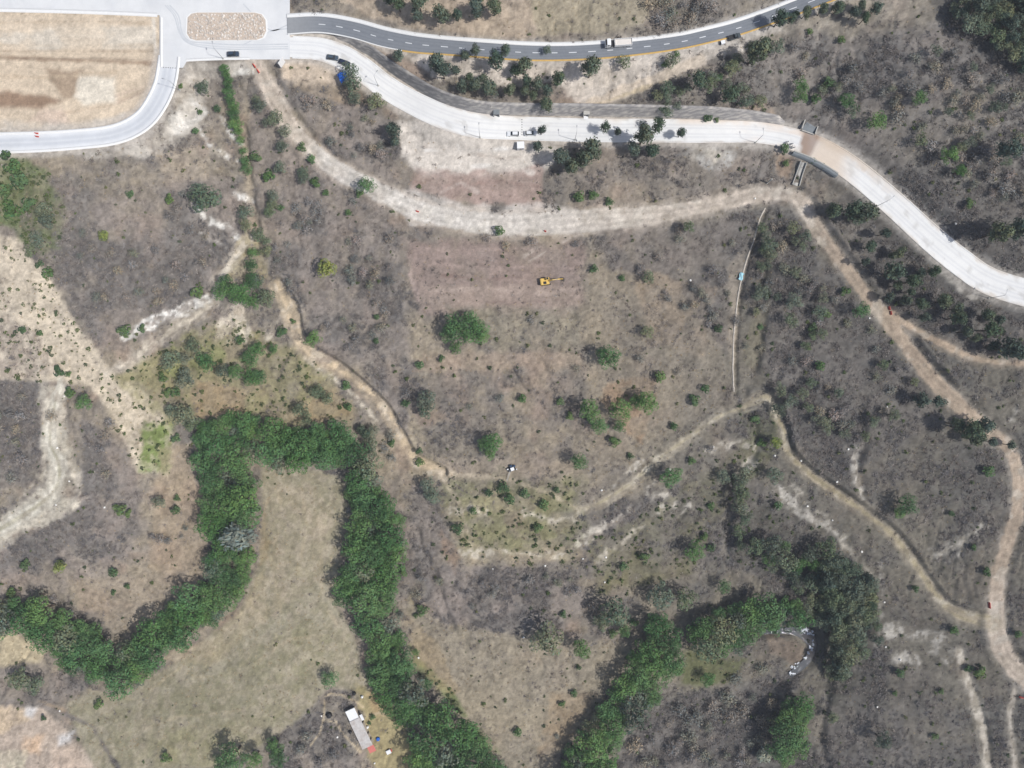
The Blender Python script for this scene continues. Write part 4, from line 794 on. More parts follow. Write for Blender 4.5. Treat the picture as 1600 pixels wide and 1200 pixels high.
for e, code, u, v, r in PLANTS:
    nm, mu, mv = min(MARKS, key=lambda q: (q[1] - u) ** 2 + (q[2] - v) ** 2); dx, dy = u - mu, v - mv; dist = math.hypot(dx, dy)
    side = ('right of' if dx > 0 else 'left of') if abs(dx) > abs(dy) else ('below' if dy > 0 else 'above')
    size = 'tiny' if r < 5.5 else 'small' if r < 9 else 'middle-sized' if r < 13 else 'large'
    lab.setdefault((f"{size} {KN[code][2]}", f"{'close ' if dist < 35 else ''}{side} {nm}"), []).append((e, u, v))
for (a, b), L in lab.items():
    L.sort(key=lambda q: q[1])
    for i, (e, u, v) in enumerate(L):
        if len(L) == 1: e['label'] = f"{a} {b}"
        else: e['label'] = (f"leftmost {a} {b}" if i == 0 else f"rightmost {a} {b}" if i == len(L) - 1 else f"{ORD[i]} from left, {a} {b}")
GRP = {'G': 'scattered green trees', 'A': 'scattered grey-green trees', 'P': 'dark trees on the road slopes', 'S': 'scattered green shrubs', 'Y': 'yellow-green trees', 'W': 'silvery trees', 'D': 'bare grey shrubs'}
for e, code, *_ in PLANTS: e['group'] = GRP[code]

# ------------------------------------------------------------------ uncountable cover: dry scrub, tufts, weeds, stones
def blades(name, seed, m, n, rad, h, w, up=.6, leafy=False):
    rg = np.random.default_rng(seed); a = rg.random(n) * 6.283; el = np.arcsin(np.clip(rg.random(n) * up + (1 - up) * .15, 0, 1)); ln = rg.uniform(.55, 1.0, n)
    d_ = np.column_stack([np.cos(a) * np.cos(el) * rad, np.sin(a) * np.cos(el) * rad, np.sin(el) * h]) * ln[:, None]
    base = rg.normal(size=(n, 3)) * np.array([.25 * rad, .25 * rad, .05 * h]); base[:, 2] = np.abs(base[:, 2])
    s = np.cross(d_, rg.normal(size=(n, 3))); s /= np.maximum(np.linalg.norm(s, axis=1), 1e-6)[:, None]; s *= w * rg.uniform(.6, 1.4, n)[:, None]
    v = np.stack([base - s * .5, base + d_ * .6 - s, base + d_, base + d_ * .55 + s], 1).reshape(-1, 3)
    t = np.repeat(rg.uniform(.7, 1.25, n)[:, None], 4, 0)
    return np_mesh(name, v, np.arange(4 * n).reshape(n, 4), m, np.repeat(t, 3, 1))
def rock(name, seed, m):
    bm = bmesh.new(); bmesh.ops.create_icosphere(bm, subdivisions=1, radius=1); rg = random.Random(seed)
    for v in bm.verts: v.co *= rg.uniform(.7, 1.15); v.co.z *= .7
    me = bpy.data.meshes.new(name); bm.to_mesh(me); bm.free(); me.materials.append(m); return me
def scatter(name, meshes, pts, scl, label):
    """point mesh whose vertices carry a scale, instanced by geometry nodes"""
    n = len(pts); me = bpy.data.meshes.new(name); me.vertices.add(n); me.vertices.foreach_set('co', np.asarray(pts, np.float32).ravel())
    at = me.attributes.new('scl', 'FLOAT', 'POINT'); at.data.foreach_set('value', np.asarray(scl, np.float32))
    at = me.attributes.new('rotz', 'FLOAT_VECTOR', 'POINT'); rv = np.zeros((n, 3), np.float32); rv[:, 2] = RNG.random(n) * 6.283; at.data.foreach_set('vector', rv.ravel())
    at = me.attributes.new('pick', 'INT', 'POINT'); at.data.foreach_set('value', RNG.integers(0, len(meshes), n).astype(np.int32))
    me.materials.append(meshes[0].materials[0])
    o = tag(new_obj(name, me), label=label, kind='stuff')
    ng = bpy.data.node_groups.new(name, 'GeometryNodeTree'); ng.interface.new_socket('Geometry', in_out='INPUT', socket_type='NodeSocketGeometry'); ng.interface.new_socket('Geometry', in_out='OUTPUT', socket_type='NodeSocketGeometry')
    N, L = ng.nodes, ng.links; gi = N.new('NodeGroupInput'); go = N.new('NodeGroupOutput'); iop = N.new('GeometryNodeInstanceOnPoints'); jn = N.new('GeometryNodeJoinGeometry')
    for m in reversed(meshes):
        src = bpy.data.objects.new(name + '_source', m); oi = N.new('GeometryNodeObjectInfo'); oi.inputs['Object'].default_value = src; oi.inputs['As Instance'].default_value = True; L.new(oi.outputs['Geometry'], jn.inputs[0])
    def named(t, nm):
        q = N.new('GeometryNodeInputNamedAttribute'); q.data_type = t; q.inputs[0].default_value = nm; return q.outputs[0]
    L.new(gi.outputs[0], iop.inputs['Points']); L.new(jn.outputs[0], iop.inputs['Instance']); iop.inputs['Pick Instance'].default_value = True
    L.new(named('INT', 'pick'), iop.inputs['Instance Index']); L.new(named('FLOAT_VECTOR', 'rotz'), iop.inputs['Rotation']); L.new(named('FLOAT', 'scl'), iop.inputs['Scale'])
    L.new(iop.outputs[0], go.inputs[0]); md = o.modifiers.new('scatter', 'NODES'); md.node_group = ng; return o
XR, YR = 222.0, 168.0
def sample(field, n, power=1.0, clump=None):
    x = RNG.uniform(-XR, XR, n); y = RNG.uniform(-YR, YR, n)
    i = np.clip(np.searchsorted(xs, x), 0, nx - 1); j = np.clip(np.searchsorted(ys, y), 0, ny - 1); f = field[j, i]
    if clump: f = f * np.clip((fbm(x, y, clump[0], clump[1]) - .32) * clump[2], 0, 1.6)
    k = RNG.random(n) < f; x, y = x[k], y[k]; return np.column_stack([x, y, zf(x, y) - .05])
DRYR = [col(106,100,98), col(126,119,116), col(148,140,135), col(116,106,98), col(168,160,153), col(134,124,112)]
M_dry = mat('dry_twigs', attr='Col', rough=.95, spec=.1, ramp=DRYR)
M_dry2 = mat('grey_twigs', attr='Col', rough=.95, spec=.1, ramp=[col(104,102,104), col(124,121,120), col(114,107,102), col(142,138,136)])
M_tuft = mat('dry_grass', attr='Col', rough=.95, spec=.1, ramp=[col(176,160,128), col(190,172,140), col(150,136,108), col(164,140,108)])
M_weed = mat('weeds', attr='Col', rough=.85, spec=.2, ramp=[col(92,112,66), col(112,126,76), col(84,100,74), col(126,130,84)], trans=.15)
M_rock = mat('pale_stone', None or col(205,198,188), rough=.95, ramp=[col(216,208,198), col(188,178,168), col(230,224,216), col(168,158,148)])
pts = sample(SCR, 300000, clump=(4.5, 3, 3.2)); scatter('dry_scrub', [blades('dry_scrub', 50 + i, M_dry, 18, 1.0, .75, .08) for i in range(5)], pts, .3 + .9 * RNG.random(len(pts)) ** 2.2, 'leafless grey-brown scrub covering the hillsides')
pts = sample(np.maximum(SCR - .35, 0) * 1.2, 90000, clump=(9, 7, 4.5)); scatter('grey_bushes', [blades('grey_bushes', 60 + i, M_dry2, 42, 1.15, .6, .055) for i in range(5)], pts, .6 + 1.0 * RNG.random(len(pts)) ** 2, 'grey leafless bushes in drifts over the scrubland')
pts = sample(GRS, 60000, clump=(3.0, 6, 3)); scatter('dry_grass', [blades('dry_grass', 70 + i, M_tuft, 10, .5, .45, .07) for i in range(3)], pts, .5 + .8 * RNG.random(len(pts)), 'straw coloured dry grass tufts')
pts = sample(GRN, 60000, clump=(3.5, 9, 4)); scatter('green_weeds', [crown_mesh('green_weeds', 900 + i, M_weed, 46, 4, .35, .4, .24, (1, 1, 1)) for i in range(4)], pts, .35 + .8 * RNG.random(len(pts)) ** 2, 'low green weeds and bushlets')

# ------------------------------------------------------------------ built things
def place(u, v, dz=0.0): return P(u, v, dz)
def heading(u0, v0, u1, v1): return math.atan2(-(v1 - v0), u1 - u0)
def paint(name, c, rough=.35): return mat(name, col(*c), rough=rough, spec=.5, noise=.05, nscale=2)
M_rubber = mat('tyre_rubber', (.02,.02,.022), rough=.9, noise=.2, nscale=9); M_rim = mat('wheel_metal', (.45,.46,.48), rough=.4, metal=.8, noise=.1, nscale=9)
M_glass = mat('dark_glass', (.02,.025,.03), rough=.08, spec=.7, noise=.05, nscale=3); M_lampw = mat('head_lamp', (.8,.8,.78), rough=.2, noise=.05, nscale=9); M_lampr = mat('tail_lamp', (.35,.02,.02), rough=.3, noise=.05, nscale=9)
M_steel = mat('galvanised_steel', col(176,180,182), rough=.5, metal=.5, noise=.12, nscale=1.5); M_black = mat('black_plastic', (.02,.02,.022), rough=.6, noise=.2, nscale=2)
M_white = mat('white_paint', col(240,241,242), rough=.5, noise=.05, nscale=1.5); M_red = mat('red_plastic', col(206,84,72), rough=.55, noise=.12, nscale=2)
M_conc2 = mat('cast_concrete', col(186,184,178), rough=.92, noise=.16, nscale=.9, bump=.2); M_dkconc = mat('wet_concrete', col(128,134,138), rough=.7, noise=.2, nscale=.8)
M_yel = mat('yellow_machine_paint', col(226,190,104), rough=.5, noise=.15, nscale=1.2); M_track = mat('track_steel', col(70,66,62), rough=.8, noise=.3, nscale=3)
M_blue = mat('blue_tarpaulin', col(44,104,196), rough=.55, noise=.15, nscale=1.2); M_pblue = mat('pale_blue_sheet', col(168,214,226), rough=.6, noise=.1, nscale=1.5)
def wheel(parent, x, y, r=.33, w=.22):
    b = MB(); n = 16; b.tube([(x, y - w/2, r), (x, y + w/2, r)], [r, r], n); t = b.obj('tyre', M_rubber, parent)
    s = 1 if y > 0 else -1; MB().tube([(x, y + s*(w/2 - .03), r), (x, y + s*(w/2 + .012), r)], [r*.62, r*.58], 12).obj('rim', M_rim, t)
def car(u, v, rz, c, label, name='parked_car', kindw='car', pickup=False, L=4.5, W=1.82, group='cars and pickups'):
    p = place(u, v, .8); p.z += road_z(p); e = empty(name, p, rz, label, kindw, group); m = paint('paint_%d_%d_%d' % c, c); h = L / 2; w = W / 2
    prof = [(-h,.35),(-h,.78),(-h+.12,.92),(h-1.25,.97),(h-.25,.80),(h,.66),(h,.32),(h-.35,.24),(-h+.3,.24)]
    MB().prism(prof, -w, w).obj('body', m, e, bev=.07)
    if pickup: cab = [(-.35,.9),(-.22,1.58),(.62,1.60),(1.25,.93)]
    else: cab = [(-h+.25,.88),(-h+.75,1.40),(.35,1.46),(1.12,.93)]
    b = MB(); n = len(cab); yy = lambda z: w - .06 - .22 * max(0, (z - .9) / .6)
    b.add([(x, -yy(z), z) for x, z in cab] + [(x, yy(z), z) for x, z in cab], [tuple(range(n)), tuple(range(2*n-1, n-1, -1))] + [(i, i+n, (i+1)%n+n, (i+1)%n) for i in range(n)])
    g = b.obj('windows', M_glass, e, bev=.03)
    rx0, rx1 = cab[1][0], cab[2][0]; z = max(cab[1][1], cab[2][1]); MB().box(rx0 + .04, rx1 - .04, -w + .3, w - .3, z - .04, z + .035, .03, .03).obj('roof', m, g, bev=.02)
    if pickup:
        MB().box(-h+.12, -.42, -w+.12, w-.12, .93, .955).obj('cargo_bed', mat('bed_liner', (.03,.03,.032), rough=.8, noise=.2, nscale=3), e)
        for s in (-1, 1): MB().box(-h+.05, -.38, s*(w-.06)-.06, s*(w-.06)+.06, .9, 1.12).obj('bed_side', m, e, bev=.02)
        MB().box(-h, -h+.08, -w+.1, w-.1, .6, 1.1).obj('tailgate', m, e, bev=.02)
    for s in (-1, 1):
        wheel(e, h-.85, s*(w-.1)); wheel(e, -h+.85, s*(w-.1))
        MB().box(h-.14, h+.012, s*(w-.32)-.16, s*(w-.32)+.16, .56, .70).obj('headlight', M_lampw, e, bev=.02); MB().box(-h-.012, -h+.1, s*(w-.25)-.14, s*(w-.25)+.14, .62, .78).obj('taillight', M_lampr, e, bev=.02)
        MB().box(.72, .90, s*(w+.09)-.09, s*(w+.09)+.09, .93, 1.05).obj('mirror', m, e, bev=.02)
    return e
def road_z(p):
    """extra height of the paving over the graded ground"""
    if poly_sd(np.array([p.x]), np.array([p.y]), PLAZA_W)[0] < 0: return .07
    for k, dz in (('concrete_main', .06), ('concrete_left', .05), ('asphalt', .05)):
        A = RW[k]; dd, hw, _ = line_d(np.array([p.x]), np.array([p.y]), A, A[:, 3] / 2)
        if dd[0] < hw[0]: return dz
    return 0.0
car(364, 84, R(2), (52,66,84), 'dark blue car stopped below the rubble-filled traffic island', L=4.7)
car(519.5, 89.5, R(-8), (70,84,98), 'slate grey car at the road edge, left one of two near blue shelter')
car(538, 97.5, R(-20), (40,50,72), 'navy car half under the tree beside the blue shelter')
car(802, 209, R(180), (236,238,240), 'white car parked on the white road left of the stud row', L=5.0)
car(829.5, 208, R(1), (226,230,234), 'white car parked on the white road right of the stud row', L=5.0)
car(1148, 57, R(18), (70,78,82), 'dark pickup on the verge under the ochre kerb', 'pickup_truck', 'pickup', True, 4.8)
# lorry
p = place(966, 67, 1.5); p.z += .05; tr = empty('lorry', p, R(184), 'white lorry with long pale cargo bed driving on the asphalt road', 'truck')
MB().box(-5.0, 4.6, -.45, .45, .62, .85).obj('chassis', M_black, tr)
cb = MB().prism([(2.9,.75),(2.9,2.75),(3.2,2.95),(4.3,2.9),(4.75,2.0),(4.95,1.75),(4.98,.7)], -1.2, 1.2).obj('cab', M_white, tr, bev=.06)
MB().add([(4.345,-1.05,2.82),(4.345,1.05,2.82),(4.77,1.1,2.02),(4.77,-1.1,2.02)], [(0,1,2,3)]).obj('windscreen', M_glass, cb)
for s in (-1, 1):
    MB().box(3.5, 4.2, s*1.2-.012, s*1.2+.012, 1.9, 2.6).obj('side_window', M_glass, cb); MB().box(4.5, 4.7, s*1.4-.12, s*1.4+.12, 1.7, 2.2).obj('mirror', M_black, cb, bev=.02)
    MB().box(4.9, 5.0, s*.85-.2, s*.85+.2, .85, 1.05).obj('headlight', M_lampw, tr); MB().tube([(2.0, s*.95, .75), (2.7, s*.95, .75)], [.3, .3], 12).obj('fuel_tank', M_steel, tr)
bed = MB().box(-5.1, 1.4, -1.25, 1.25, .95, 1.1).obj('cargo_bed', M_white, tr)
for s in (-1, 1): MB().box(-5.1, 1.4, s*1.22-.04, s*1.22+.04, 1.1, 2.3).obj('side_panel', M_white, bed)
MB().box(1.36, 1.44, -1.18, 1.18, 1.1, 2.5).obj('front_panel', M_white, bed); MB().box(-5.14, -5.06, -1.18, 1.18, 1.1, 2.3).obj('tailgate', M_white, bed)
MB().box(-5.0, 1.3, -1.15, 1.15, 1.11, 2.05, .1, .1).obj('sheeted_load', mat('pale_canvas', col(226,220,212), rough=.9, noise=.1, nscale=1.2), bed, bev=.08)
MB().box(1.6, 2.8, -1.1, 1.1, .9, 1.7).obj('frame_gear', M_black, tr, bev=.05)
for x in (3.9, -2.6, -3.8):
    for s in (-1, 1): wheel(tr, x, s*1.02, .5, .32)
# white site cabin
p = place(813.5, 226.5, 2.4); kb = empty('site_cabin', p, R(2), 'small white flat-roofed site cabin beside the white road', 'cabin')
cw = MB().box(-1.3, 1.3, -1.2, 1.2, 0, 2.35).obj('wall', mat('cabin_panel', col(220,222,224), rough=.6, noise=.08, nscale=1), kb); MB().box(-1.42, 1.42, -1.32, 1.32, 2.353, 2.5).obj('roof', M_white, kb, bev=.02)
MB().box(-.45, .45, -1.23, -1.201, .05, 2.05).obj('door', M_steel, cw); MB().box(.6, 1.1, -1.23, -1.201, 1.1, 1.7).obj('window', M_glass, cw)
# roadside sign: upright white board
a, b_ = P(441, 108), P(446.5, 97.5); mid = (a + b_) / 2; sg_ = empty('sign_board', mid, math.atan2(b_.y - a.y, b_.x - a.x), 'tall white sign board standing where the dirt road starts', 'sign')
w2 = (b_ - a).length / 2; MB().box(-w2, w2, -.06, .06, .9, 4.6).obj('panel', M_white, sg_)
for s in (-1, 1): MB().box(s*w2*.75-.09, s*w2*.75+.09, .08, .24, -.2, 4.4).obj('post', M_steel, sg_); MB().tube([(s*w2*.75, .2, 3.2), (s*w2*.75, 1.8, 0)], [.05, .05], 6).obj('brace', M_steel, sg_)
# blue shelter
p = place(536, 120, 2.2); bs = empty('tarpaulin_shelter', p, R(25), 'bright blue tarpaulin shelter next to the tree above the bank', 'shelter')
n = 9; vs_, fs_ = [], []
for i in range(n):
    for j in range(n):
        x, y = -1.7 + 3.4 * i / (n - 1), -1.9 + 3.8 * j / (n - 1); vs_.append((x, y, 2.55 - .28 * abs(x) - .12 * math.sin(j * .9) * math.sin(i * .8)))
for i in range(n - 1):
    for j in range(n - 1): fs_.append((i*n+j, (i+1)*n+j, (i+1)*n+j+1, i*n+j+1))
MB().add(vs_, fs_).obj('canopy', M_blue, bs); MB().box(-1.72, -1.66, -1.85, 1.85, .3, 2.05).obj('side_sheet', M_blue, bs)
for x in (-1.6, 1.6):
    for y in (-1.8, 1.8): MB().tube([(x, y, -.1), (x, y, 2.1)], [.04, .04], 6).obj('pole', M_steel, bs)
# excavator
p = place(853, 439.5, 1.5); ex = empty('excavator', p, R(9), 'yellow excavator with its arm stretched right on the bare plot', 'excavator')
for s in (-1, 1):
    t = MB().prism([(-1.9,.45),(-1.6,.05),(1.6,.05),(1.9,.45),(1.6,.85),(-1.6,.85)], s*1.2-.28, s*1.2+.28).obj('track', M_track, ex, bev=.05)
    for k in range(13): MB().box(-1.62+k*.26, -1.50+k*.26, s*1.2-.3, s*1.2+.3, .85, .9).obj('track_shoe', M_track, t)
MB().box(-.8, .8, -.9, .9, .3, .95).obj('undercarriage', M_black, ex)
MB().box(-1.9, 1.3, -1.3, 1.3, 1.0, 1.75).obj('house_deck', M_yel, ex, bev=.08); MB().prism([(-2.3,1.05),(-2.3,1.9),(-1.9,2.1),(-1.2,2.1),(-1.2,1.05)], -1.3, 1.3).obj('counterweight', M_yel, ex, bev=.1)
MB().box(-1.1, .1, -1.1, -.1, 1.75, 2.05).obj('engine_cover', M_black, ex, bev=.04)
cbx = MB().prism([(.05,1.75),(.05,2.9),(1.15,2.9),(1.45,2.2),(1.45,1.75)], .3, 1.28).obj('cab', M_yel, ex, bev=.05); MB().box(.2, 1.1, .42, 1.16, 2.91, 2.935).obj('cab_roof_hatch', M_glass, cbx)
MB().tube([(1.0,-.1,1.7),(2.6,-.1,3.5),(4.7,-.1,3.0)], [.3,.32,.22], 4).obj('boom', M_yel, ex); MB().tube([(4.4,-.1,3.2),(5.6,-.1,2.4),(6.9,-.1,1.3)], [.24,.2,.14], 4).obj('stick', M_yel, ex)
MB().tube([(1.2,-.5,1.7),(2.9,-.45,3.1)], [.09,.07], 6).obj('boom_cylinder', M_steel, ex); MB().tube([(3.0,-.1,3.85),(4.6,-.1,3.5)], [.08,.07], 6).obj('stick_cylinder', M_steel, ex)
MB().prism([(6.6,1.4),(7.2,1.35),(7.5,.7),(7.1,.2),(6.6,.45),(6.95,.8)], -.65, .45).obj('bucket', M_track, ex, bev=.03)
# small drilling machine on the plots
p = place(800, 733, 1.2); dm = empty('drill_machine', p, R(20), 'small white and dark blue machine with long poles trailing below it', 'machine')
MB().box(-1.6, 1.4, -.8, .8, .5, .8).obj('frame', M_black, dm); MB().box(-.7, .9, -.75, .75, .8, 1.7, .1, .1).obj('hood', M_white, dm, bev=.08)
mb_ = mat('navy_paint', col(52,74,104), rough=.5, noise=.15, nscale=2); MB().box(-.5, .5, .9, 1.7, .2, 1.3).obj('tank', mb_, dm, bev=.1); MB().box(.9, 1.7, .5, 1.2, .3, 1.2).obj('motor', mb_, dm, bev=.08)
for x in (-1.2, 1.1):
    for s in (-1, 1): wheel(dm, x, s*.85, .38, .24)
for k in (-.25, .25): MB().tube([(-.9, -.4 + k, .9), (-3.6, -3.8 + k, .25)], [.07, .06], 6).obj('trailing_pole', M_steel, dm)
MB().box(-2.0, -1.4, .2, .7, .5, 1.0).obj('toolbox', M_white, dm, bev=.04); MB().box(1.5, 1.9, -.9, -.5, .2, .9).obj('canister', M_white, dm, bev=.05)
# farmhouse
p = place(564, 1146, 2.7); fh = empty('farmhouse', p, R(-64.5), 'long low farmhouse with grey, white and red sheet roofs by the belt', 'house')
M_plast = mat('rendered_wall', col(196,184,168), rough=.95, noise=.15, nscale=1); M_sheet = mat('grey_roof_sheet', col(204,200,196), rough=.6, noise=.2, nscale=1.1, alt=col(184,172,164)); M_sheetw = mat('white_roof_sheet', col(243,244,244), rough=.5, noise=.04, nscale=.7); M_sheetr = mat('red_roof_sheet', col(214,126,116), rough=.7, noise=.1, nscale=1)
def corrugated(name, x0, x1, y0, y1, z0, z1, m, parent, pitch=.5):
    """roof of sheets with ribs running across, rising from y0 to y1"""
    n = max(4, int((x1 - x0) / (pitch / 4))); vs_, fs_ = [], []
    for i in range(n + 1):
        x = x0 + (x1 - x0) * i / n; r_ = .045 * (1 if i % 4 == 0 else 0)
        vs_ += [(x, y0, z0 + r_), (x, y1, z1 + r_), (x, y0, z0 - .05), (x, y1, z1 - .05)]
    for i in range(n):
        a_ = 4 * i; fs_ += [(a_, a_+4, a_+5, a_+1), (a_+2, a_+3, a_+7, a_+6), (a_, a_+2, a_+6, a_+4), (a_+1, a_+5, a_+7, a_+3)]
    return MB().add(vs_, fs_).obj(name, m, parent)
S_ = mpp(p.z) / .25
wl_ = MB().box(-5.9, 6.1, -2.1, 2.1, -.3, 2.5).obj('wall', M_plast, fh); wl2 = MB().box(-10.4, -5.92, -1.9, 1.6, -.3, 2.3).obj('wall', M_plast, fh)
# local x runs down the picture along the house, y to its right-hand side
rf = corrugated('roof', -6.2, 6.4, -2.35, 2.35, 2.56, 2.75, M_sheet, fh); rf['label'] = 'pale grey corrugated main roof'
rw = corrugated('roof', -10.7, -6.23, -2.2, 2.0, 2.36, 2.52, M_sheetw, fh); rw['label'] = 'bright white roof at the upper end'; corrugated('roof', -6.9, -4.4, 2.37, 3.6, 2.28, 2.42, M_sheetw, fh)
rr_ = corrugated('roof', 6.43, 9.2, -.4, 2.5, 2.30, 2.42, M_sheetr, fh); rr_['label'] = 'faded red roof at the lower end'
for x, y in ((9.0, -.2), (9.0, 2.3), (-4.5, 3.5), (-6.7, 3.5)): MB().box(x-.07, x+.07, y-.07, y+.07, -.3, 2.27).obj('post', M_steel, fh)
for x in (-3.5, 1.5, 4.2):
    dr = MB().box(x-.45, x+.45, 2.101, 2.15, 0, 2.0).obj('door', M_black, wl_); MB().box(x+.28, x+.34, 2.151, 2.19, .95, 1.05).obj('handle', M_steel, fh)
for x in (-1.5, 3.0): MB().box(x-.4, x+.4, -2.15, -2.101, 1.1, 1.9).obj('window', M_glass, wl_)
MB().box(-9.0, -8.2, -1.95, -1.901, 1.0, 1.8).obj('window', M_glass, wl2)
def cyl_thing(name, u, v, r, h, m, label, cat, lid=True, dome=.25, group=None):
    e = empty(name, place(u, v, h), 0, label, cat, group); n = 18
    MB().tube([(0,0,-.1),(0,0,h*.1),(0,0,h*.9),(0,0,h)], [r*.96, r, r, r*.9], n).obj('body', m, e, smooth=False)
    if lid: MB().tube([(0,0,h+.002),(0,0,h+dome*.5),(0,0,h+dome)], [r*.88, r*.6, r*.28], n).obj('lid', m, e)
    return e
cyl_thing('water_tank', 513.5, 1119, 1.05, 1.5, M_black, 'round black water tank beside the farm footpath', 'tank')
cyl_thing('blue_tub', 590.5, 1155.5, .75, .8, M_blue, 'round blue tub on the grass right of the farmhouse', 'tub', dome=.06)
cyl_thing('white_barrel', 565.5, 1089.5, .5, 1.0, M_white, 'white barrel on the bare yard above the farmhouse', 'barrel')
cyl_thing('white_barrel', 574, 1137, .5, 1.0, M_white, 'white barrel against the right-hand farmhouse wall', 'barrel')
cyl_thing('dark_barrel', 553, 1084.5, .7, .9, M_black, 'dark barrel above the farmhouse, left of the white one', 'barrel')
cyl_thing('dark_barrel', 547, 1144.5, .6, .9, M_black, 'dark barrel at the left-hand farmhouse wall', 'barrel')
p = place(607.5, 1175, 1.0); ct = empty('farm_cart', p, R(25), 'small white cart with a red front on the farmyard grass', 'cart')
MB().box(-1.0, .8, -.75, .75, .55, 1.15, -.08, -.08).obj('tub', M_white, ct, bev=.04); MB().box(-.85, .65, -.6, .6, 1.16, 1.19).obj('cover', M_white, ct); MB().box(.9, 1.25, -.5, .5, .3, .7).obj('front_guard', M_red, ct, bev=.05); MB().tube([(1.2,0,.5),(2.2,0,.3)], [.05,.04], 6).obj('drawbar', M_steel, ct)
for s in (-1, 1): wheel(ct, -.2, s*.85, .4, .2)
p = place(1129.5, 66, .9); cr_ = empty('white_crate', p, R(15), 'white box crate on the verge left of the dark pickup', 'crate')
MB().box(-.7, .7, -.6, .6, 0, 1.1).obj('box', M_white, cr_, bev=.03); MB().box(-.74, .74, -.64, .64, 1.103, 1.18).obj('lid', M_white, cr_); MB().box(-.74, -.71, -.5, .5, .2, .9).obj('side_panel', M_black, cr_)
# traffic barriers
def barrier(u, v, rz, m, label, L=1.9, name='road_barrier', stripes=0):
    e = empty(name, place(u, v, .4), rz, label, 'barrier', 'traffic barriers'); MB().prism([(-.28,0),(-.28,.2),(-.1,.5),(-.08,.95),(.08,.95),(.1,.5),(.28,.2),(.28,0)], -L/2, L/2).obj('body', m, e, bev=.02)
    for k in range(stripes): y = -L/2 + (k + .5) * L / stripes; MB().box(-.22, .22, y - .16, y + .16, .3, .965, .09, 0).obj('black_stripe', M_black, e)
    return e
barrier(1390, 481.5, R(15), M_red, 'red plastic barrier at the dirt road fork, upper of two', 1.5); barrier(1392.5, 489, R(10), M_red, 'red plastic barrier at the dirt road fork, lower of two', 1.5)
barrier(397, 102.5, R(35), M_red, 'faded red barrier closing the dirt road start, upper of two', 1.6); barrier(403, 110.5, R(30), M_red, 'faded red barrier closing the dirt road start, lower of two', 1.6)
barrier(57, 208, R(88), M_red, 'red barrier on the left concrete road, upper of two', 1.2); barrier(57.5, 213, R(80), M_red, 'red barrier on the left concrete road, lower of two', 1.2)
barrier(1546.5, 946, R(5), M_red, 'red barrier where the track meets the lower right dirt junction', 2.4); barrier(1596, 1090, R(80), M_red, 'red barrier by the dirt road at the right edge', 1.6); barrier(652, 330, R(70), M_red, 'red barrier on the dirt road left of the bare plot', 1.2); barrier(852, 361, R(60), M_red, 'red barrier on the dirt road edge below the cleared site', .9)
for i, (u, v, a, t) in enumerate(((1229, 222.5, 25, 'upper left'), (1236, 225.5, 25, 'upper right'), (1229.5, 228, 20, 'lower left'), (1235, 229.5, 20, 'lower middle'), (1239, 231, 15, 'lower right'))):
    barrier(u, v, R(90 + a), M_white, f'black and white striped barrier near the muddy road patch, {t} of five', 1.7, 'striped_barrier', 3)
# row of road studs
M_stud = mat('road_stud', (.05,.05,.055), rough=.6, noise=.2, nscale=4)
st = MB().add([(.2*math.cos(k*.785), .2*math.sin(k*.785), 0) for k in range(8)] + [(.14*math.cos(k*.785), .14*math.sin(k*.785), .06) for k in range(8)], [(k, (k+1)%8, 8+(k+1)%8, 8+k) for k in range(8)] + [tuple(range(8,16))]).mesh('road_stud', M_stud)
for (u0, v0, u1, v1, n, where) in ((815.5,187,815.5,210.5,7,'row on the white road'), (256,105.3,281,107,8,'row on the left concrete road')):
    for k in range(n):
        q = P(u0 + (u1-u0)*k/(n-1), v0 + (v1-v0)*k/(n-1)); q.z += road_z(q) + .005
        tag(new_obj('road_stud', st, loc=q), f'{("first" if k == 0 else ORD[k])} black road stud from the {"top" if u0 == u1 else "left"} in the {where}', 'road stud', f'studs of the {where}')
# street lamps
def lamp(u, v, ang, label):
    q = P(u, v); e = empty('street_lamp', q, ang, label, 'street lamp', 'street lamps along the concrete roads')
    MB().box(-.3, .3, -.3, .3, -.2, .35).obj('base', M_conc2, e); MB().tube([(0,0,.3),(0,0,4),(0,0,8.6)], [.11,.09,.06], 8).obj('pole', M_steel, e)
    MB().tube([(0,0,8.5),(.8,0,8.95),(1.9,0,9.05)], [.05,.045,.04], 6).obj('arm', M_steel, e); h_ = MB().box(1.7, 2.5, -.17, .17, 8.98, 9.14, .05, .04).obj('lamp_head', M_steel, e, bev=.02); MB().box(1.85, 2.4, -.12, .12, 8.95, 8.979).obj('lens', M_lampw, h_)
for u, v, a, t in ((750,215,90,'street lamp on the lower kerb where the white road levels out'), (591,134,50,'street lamp at the lower kerb below the parked navy car'), (898,219,90,'street lamp beside the dark trees left of the big clump'), (1180,223,95,'street lamp on the lower kerb left of the striped barriers'), (1370,322,40,'street lamp on the lower kerb of the right white curve'), (1545,466,70,'street lamp nearest the right edge on the white road'), (349,92,100,'street lamp left of the dark blue car'), (281,141,165,'street lamp on the outer bend of the left road')): lamp(u, v, R(a), t)
